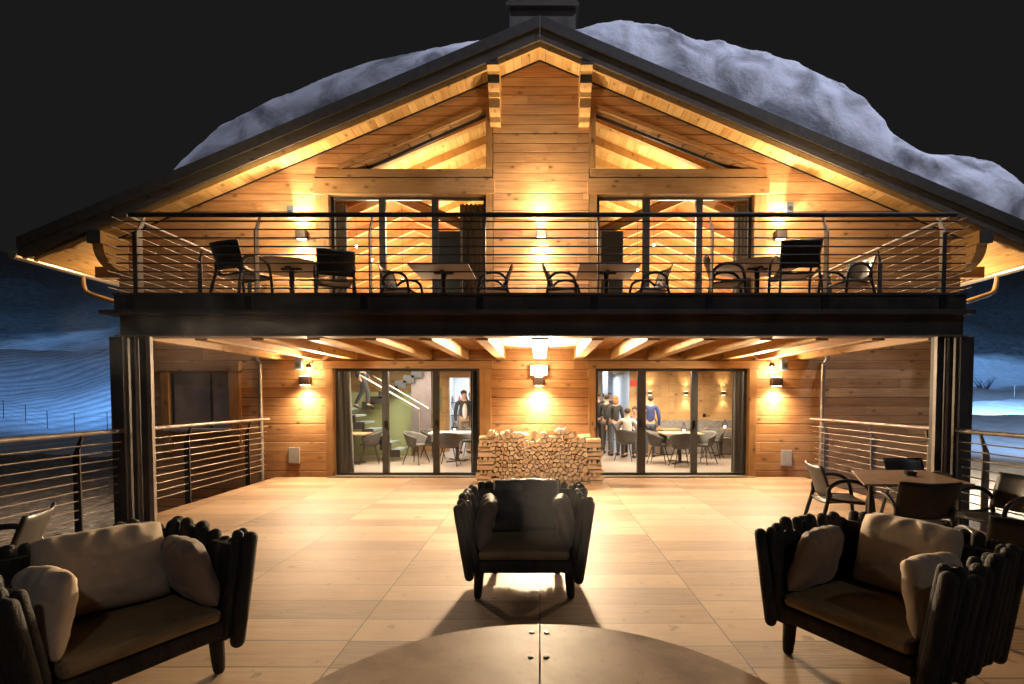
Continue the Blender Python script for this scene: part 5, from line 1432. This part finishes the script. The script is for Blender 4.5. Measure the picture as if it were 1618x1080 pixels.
    q.ball(hd + Vector((0, .022, .032)) * k, .098 * k, 14, (.92, 1.0, .86 if not long_hair else 1.0))
    if long_hair: q.ball(hd + Vector((0, .05, -.06)) * k, .10 * k, 12, (1.0, .7, 1.3))
    o = q.build('hair', cmat(hair), None, smooth='all'); o.parent = t
    for s in (-1, 1):
        q = MB(); q.ball(hd + Vector((s * .03, -.088, .008)) * k, .009 * k, 6); o = q.build('eye', 'eye', None, smooth=True); o.parent = t
    return t
BLK, BRN, GRY = (0.025, 0.025, 0.03), (0.06, 0.035, 0.02), (0.22, 0.20, 0.18)
person(733, 14.55, 25, 'person in a dark jacket and light shirt standing in the doorway', (0.04, 0.045, 0.055), (0.24, 0.20, 0.16), BRN, h=1.82)
person(744, 16.5, -20, 'person in black half hidden behind the doorway post', BLK, BLK, BRN, h=1.78)
person(573, 13.1, 80, 'person in black climbing the staircase', BLK, BLK, BRN, 'walk', 1.7, 1.30)
person(944, 14.6, 190, 'person in black cut off by the left edge of the right window', BLK, BLK, BRN, h=1.78)
person(959, 14.4, 150, 'person in a black jacket standing with folded arms among the guests', BLK, (0.10, 0.09, 0.09), BRN, arms='crossed', h=1.70)
person(972, 13.9, 200, 'person with fair hair in a black jacket and blue jeans', BLK, (0.10, 0.13, 0.18), (0.30, 0.16, 0.07), long_hair=True, h=1.66)
person(951, 17.5, 170, 'person in a pale coat standing far back in the hall', (0.45, 0.45, 0.47), (0.4, 0.4, 0.42), BRN, h=1.75)
person(963, 19.0, 20, 'person in dark clothes farthest back in the hall', (0.05, 0.05, 0.06), BLK, BRN, h=1.8)
person(991, 12.95, 165, 'person in a pale grey shirt seated with back to the window', (0.52, 0.50, 0.48), (0.08, 0.08, 0.09), BRN, 'sit')
person(1006, 13.9, -30, 'person in blue seated facing the person in the pale shirt', (0.07, 0.12, 0.34), BLK, BRN, 'sit', 1.8)
person(1028, 13.6, 170, 'person in a bright blue shirt standing behind the tables', (0.035, 0.05, 0.17), (0.05, 0.06, 0.09), BRN, h=1.66)

# ================================================================= OUT ON THE SNOW
def stake(x, y, h, label, grp, mat='branch'):
    g = ground(x, y); q = MB(); q.tube([(x, y, g - 0.2), (x, y, g + h)], 0.03, 6)
    return tag(q.build('fence_post', mat), label, 'post', grp)
fn_ = thing('snow_fence', 'low wire net fence across the blue lit ski slope at the left', 'fence', (-30, 28, ground(-30, 28)))
pp = []
for i in range(9):
    x = -32 + i * 1.5; y = 27 + 0.4 * math.sin(i); g = ground(x, y); pp.append((x, y, g))
    q = MB(); q.tube([(x, y, g - 0.2), (x, y, g + 1.0)], 0.016, 6); q.build('post', 'branch', fn_)
for h_ in (0.25, 0.5, 0.75, 0.95):
    q = MB(); q.tube([(a, b, c + h_) for a, b, c in pp], 0.006, 4); q.build('wire', 'branch', fn_)
for i in range(6):
    x = 52 + i * 7; y = 62 + i * 1.0
    stake(x, y, 1.6, 'slim pole standing on the snow far to the right', 'poles on the right snowfield', 'white')
# bare bush on the right
bx, by = 63.0, 72.0; bt = thing('bare_bush', 'bare dark bush on the snowfield to the right', 'bush', (bx, by, ground(bx, by)))
q = MB(); rb = random.Random(5)
for i in range(40):
    a = rb.uniform(0, 6.28); l = rb.uniform(1.0, 2.6); g = ground(bx, by)
    p0 = Vector((bx, by, g)); p1 = p0 + Vector((math.cos(a) * l * .35, math.sin(a) * l * .35, l * .6)); p2 = p1 + Vector((math.cos(a + 1) * l * .3, math.sin(a + 1) * l * .3, l * .4))
    q.tube([p0, p1, p2], [.04, .025, .01], 4)
q.build('branches', 'branch', bt)

def smoke(cx, cy, cz, sx, sy, sz, dens, label, seed):
    q = MB(); q.ball((cx, cy, cz), 1, 20, (sx, sy, sz))
    m = bpy.data.materials.new('drifting_smoke'); m.use_nodes = True; nt = m.node_tree
    nt.nodes.remove(nt.nodes['Principled BSDF'])
    pv = N(nt, 'ShaderNodeVolumePrincipled'); pv.inputs['Color'].default_value = (0.85, 0.86, 0.9, 1); pv.inputs['Anisotropy'].default_value = 0.2
    v = coords(nt)
    mp = mapping(nt, v, (1 / sx, 1 / sy, 1 / sz), loc=(-cx / sx, -cy / sy, -cz / sz))
    ln = N(nt, 'ShaderNodeVectorMath', operation='LENGTH'); nt.links.new(mp, ln.inputs[0])
    fall = ramp(nt, ln.outputs['Value'], [(0.1, (1, 1, 1)), (0.95, (0, 0, 0))])
    n = noise_(nt, mapping(nt, v, (1.3, 1.3, 0.8), loc=(seed, 0, 0)), 1.6, 4, 0.6, 0.8)
    nn = ramp(nt, n, [(0.42, (0, 0, 0)), (0.68, (1, 1, 1))])
    nt.links.new(math_(nt, 'MULTIPLY', math_(nt, 'MULTIPLY', fall, nn), dens), pv.inputs['Density'])
    nt.links.new(pv.outputs[0], nt.nodes['Material Output'].inputs['Volume'])
    tag(q.build('smoke', m, smooth='all'), label, 'smoke', None, 'stuff')
smoke(-0.05, 3.45, 0.95, 0.75, 0.45, 0.75, 0.28, 'thin wisp of smoke drifting in front of the centre armchair', 3)
smoke(-3.6, 5.4, 2.5, 1.9, 0.6, 0.9, 0.35, 'thin wisp of smoke drifting past the left half of the dark balcony beam', 9)
# ================================================================= RENDER SETTINGS
S.render.engine = 'CYCLES'
S.view_settings.view_transform = 'Standard'; S.view_settings.look = 'None'
S.view_settings.exposure = 0.45; S.view_settings.gamma = 1
cy = S.cycles
cy.use_denoising = True; cy.sample_clamp_indirect = 4; cy.max_bounces = 7; cy.diffuse_bounces = 3; cy.transparent_max_bounces = 12
cy.caustics_reflective = False; cy.caustics_refractive = False
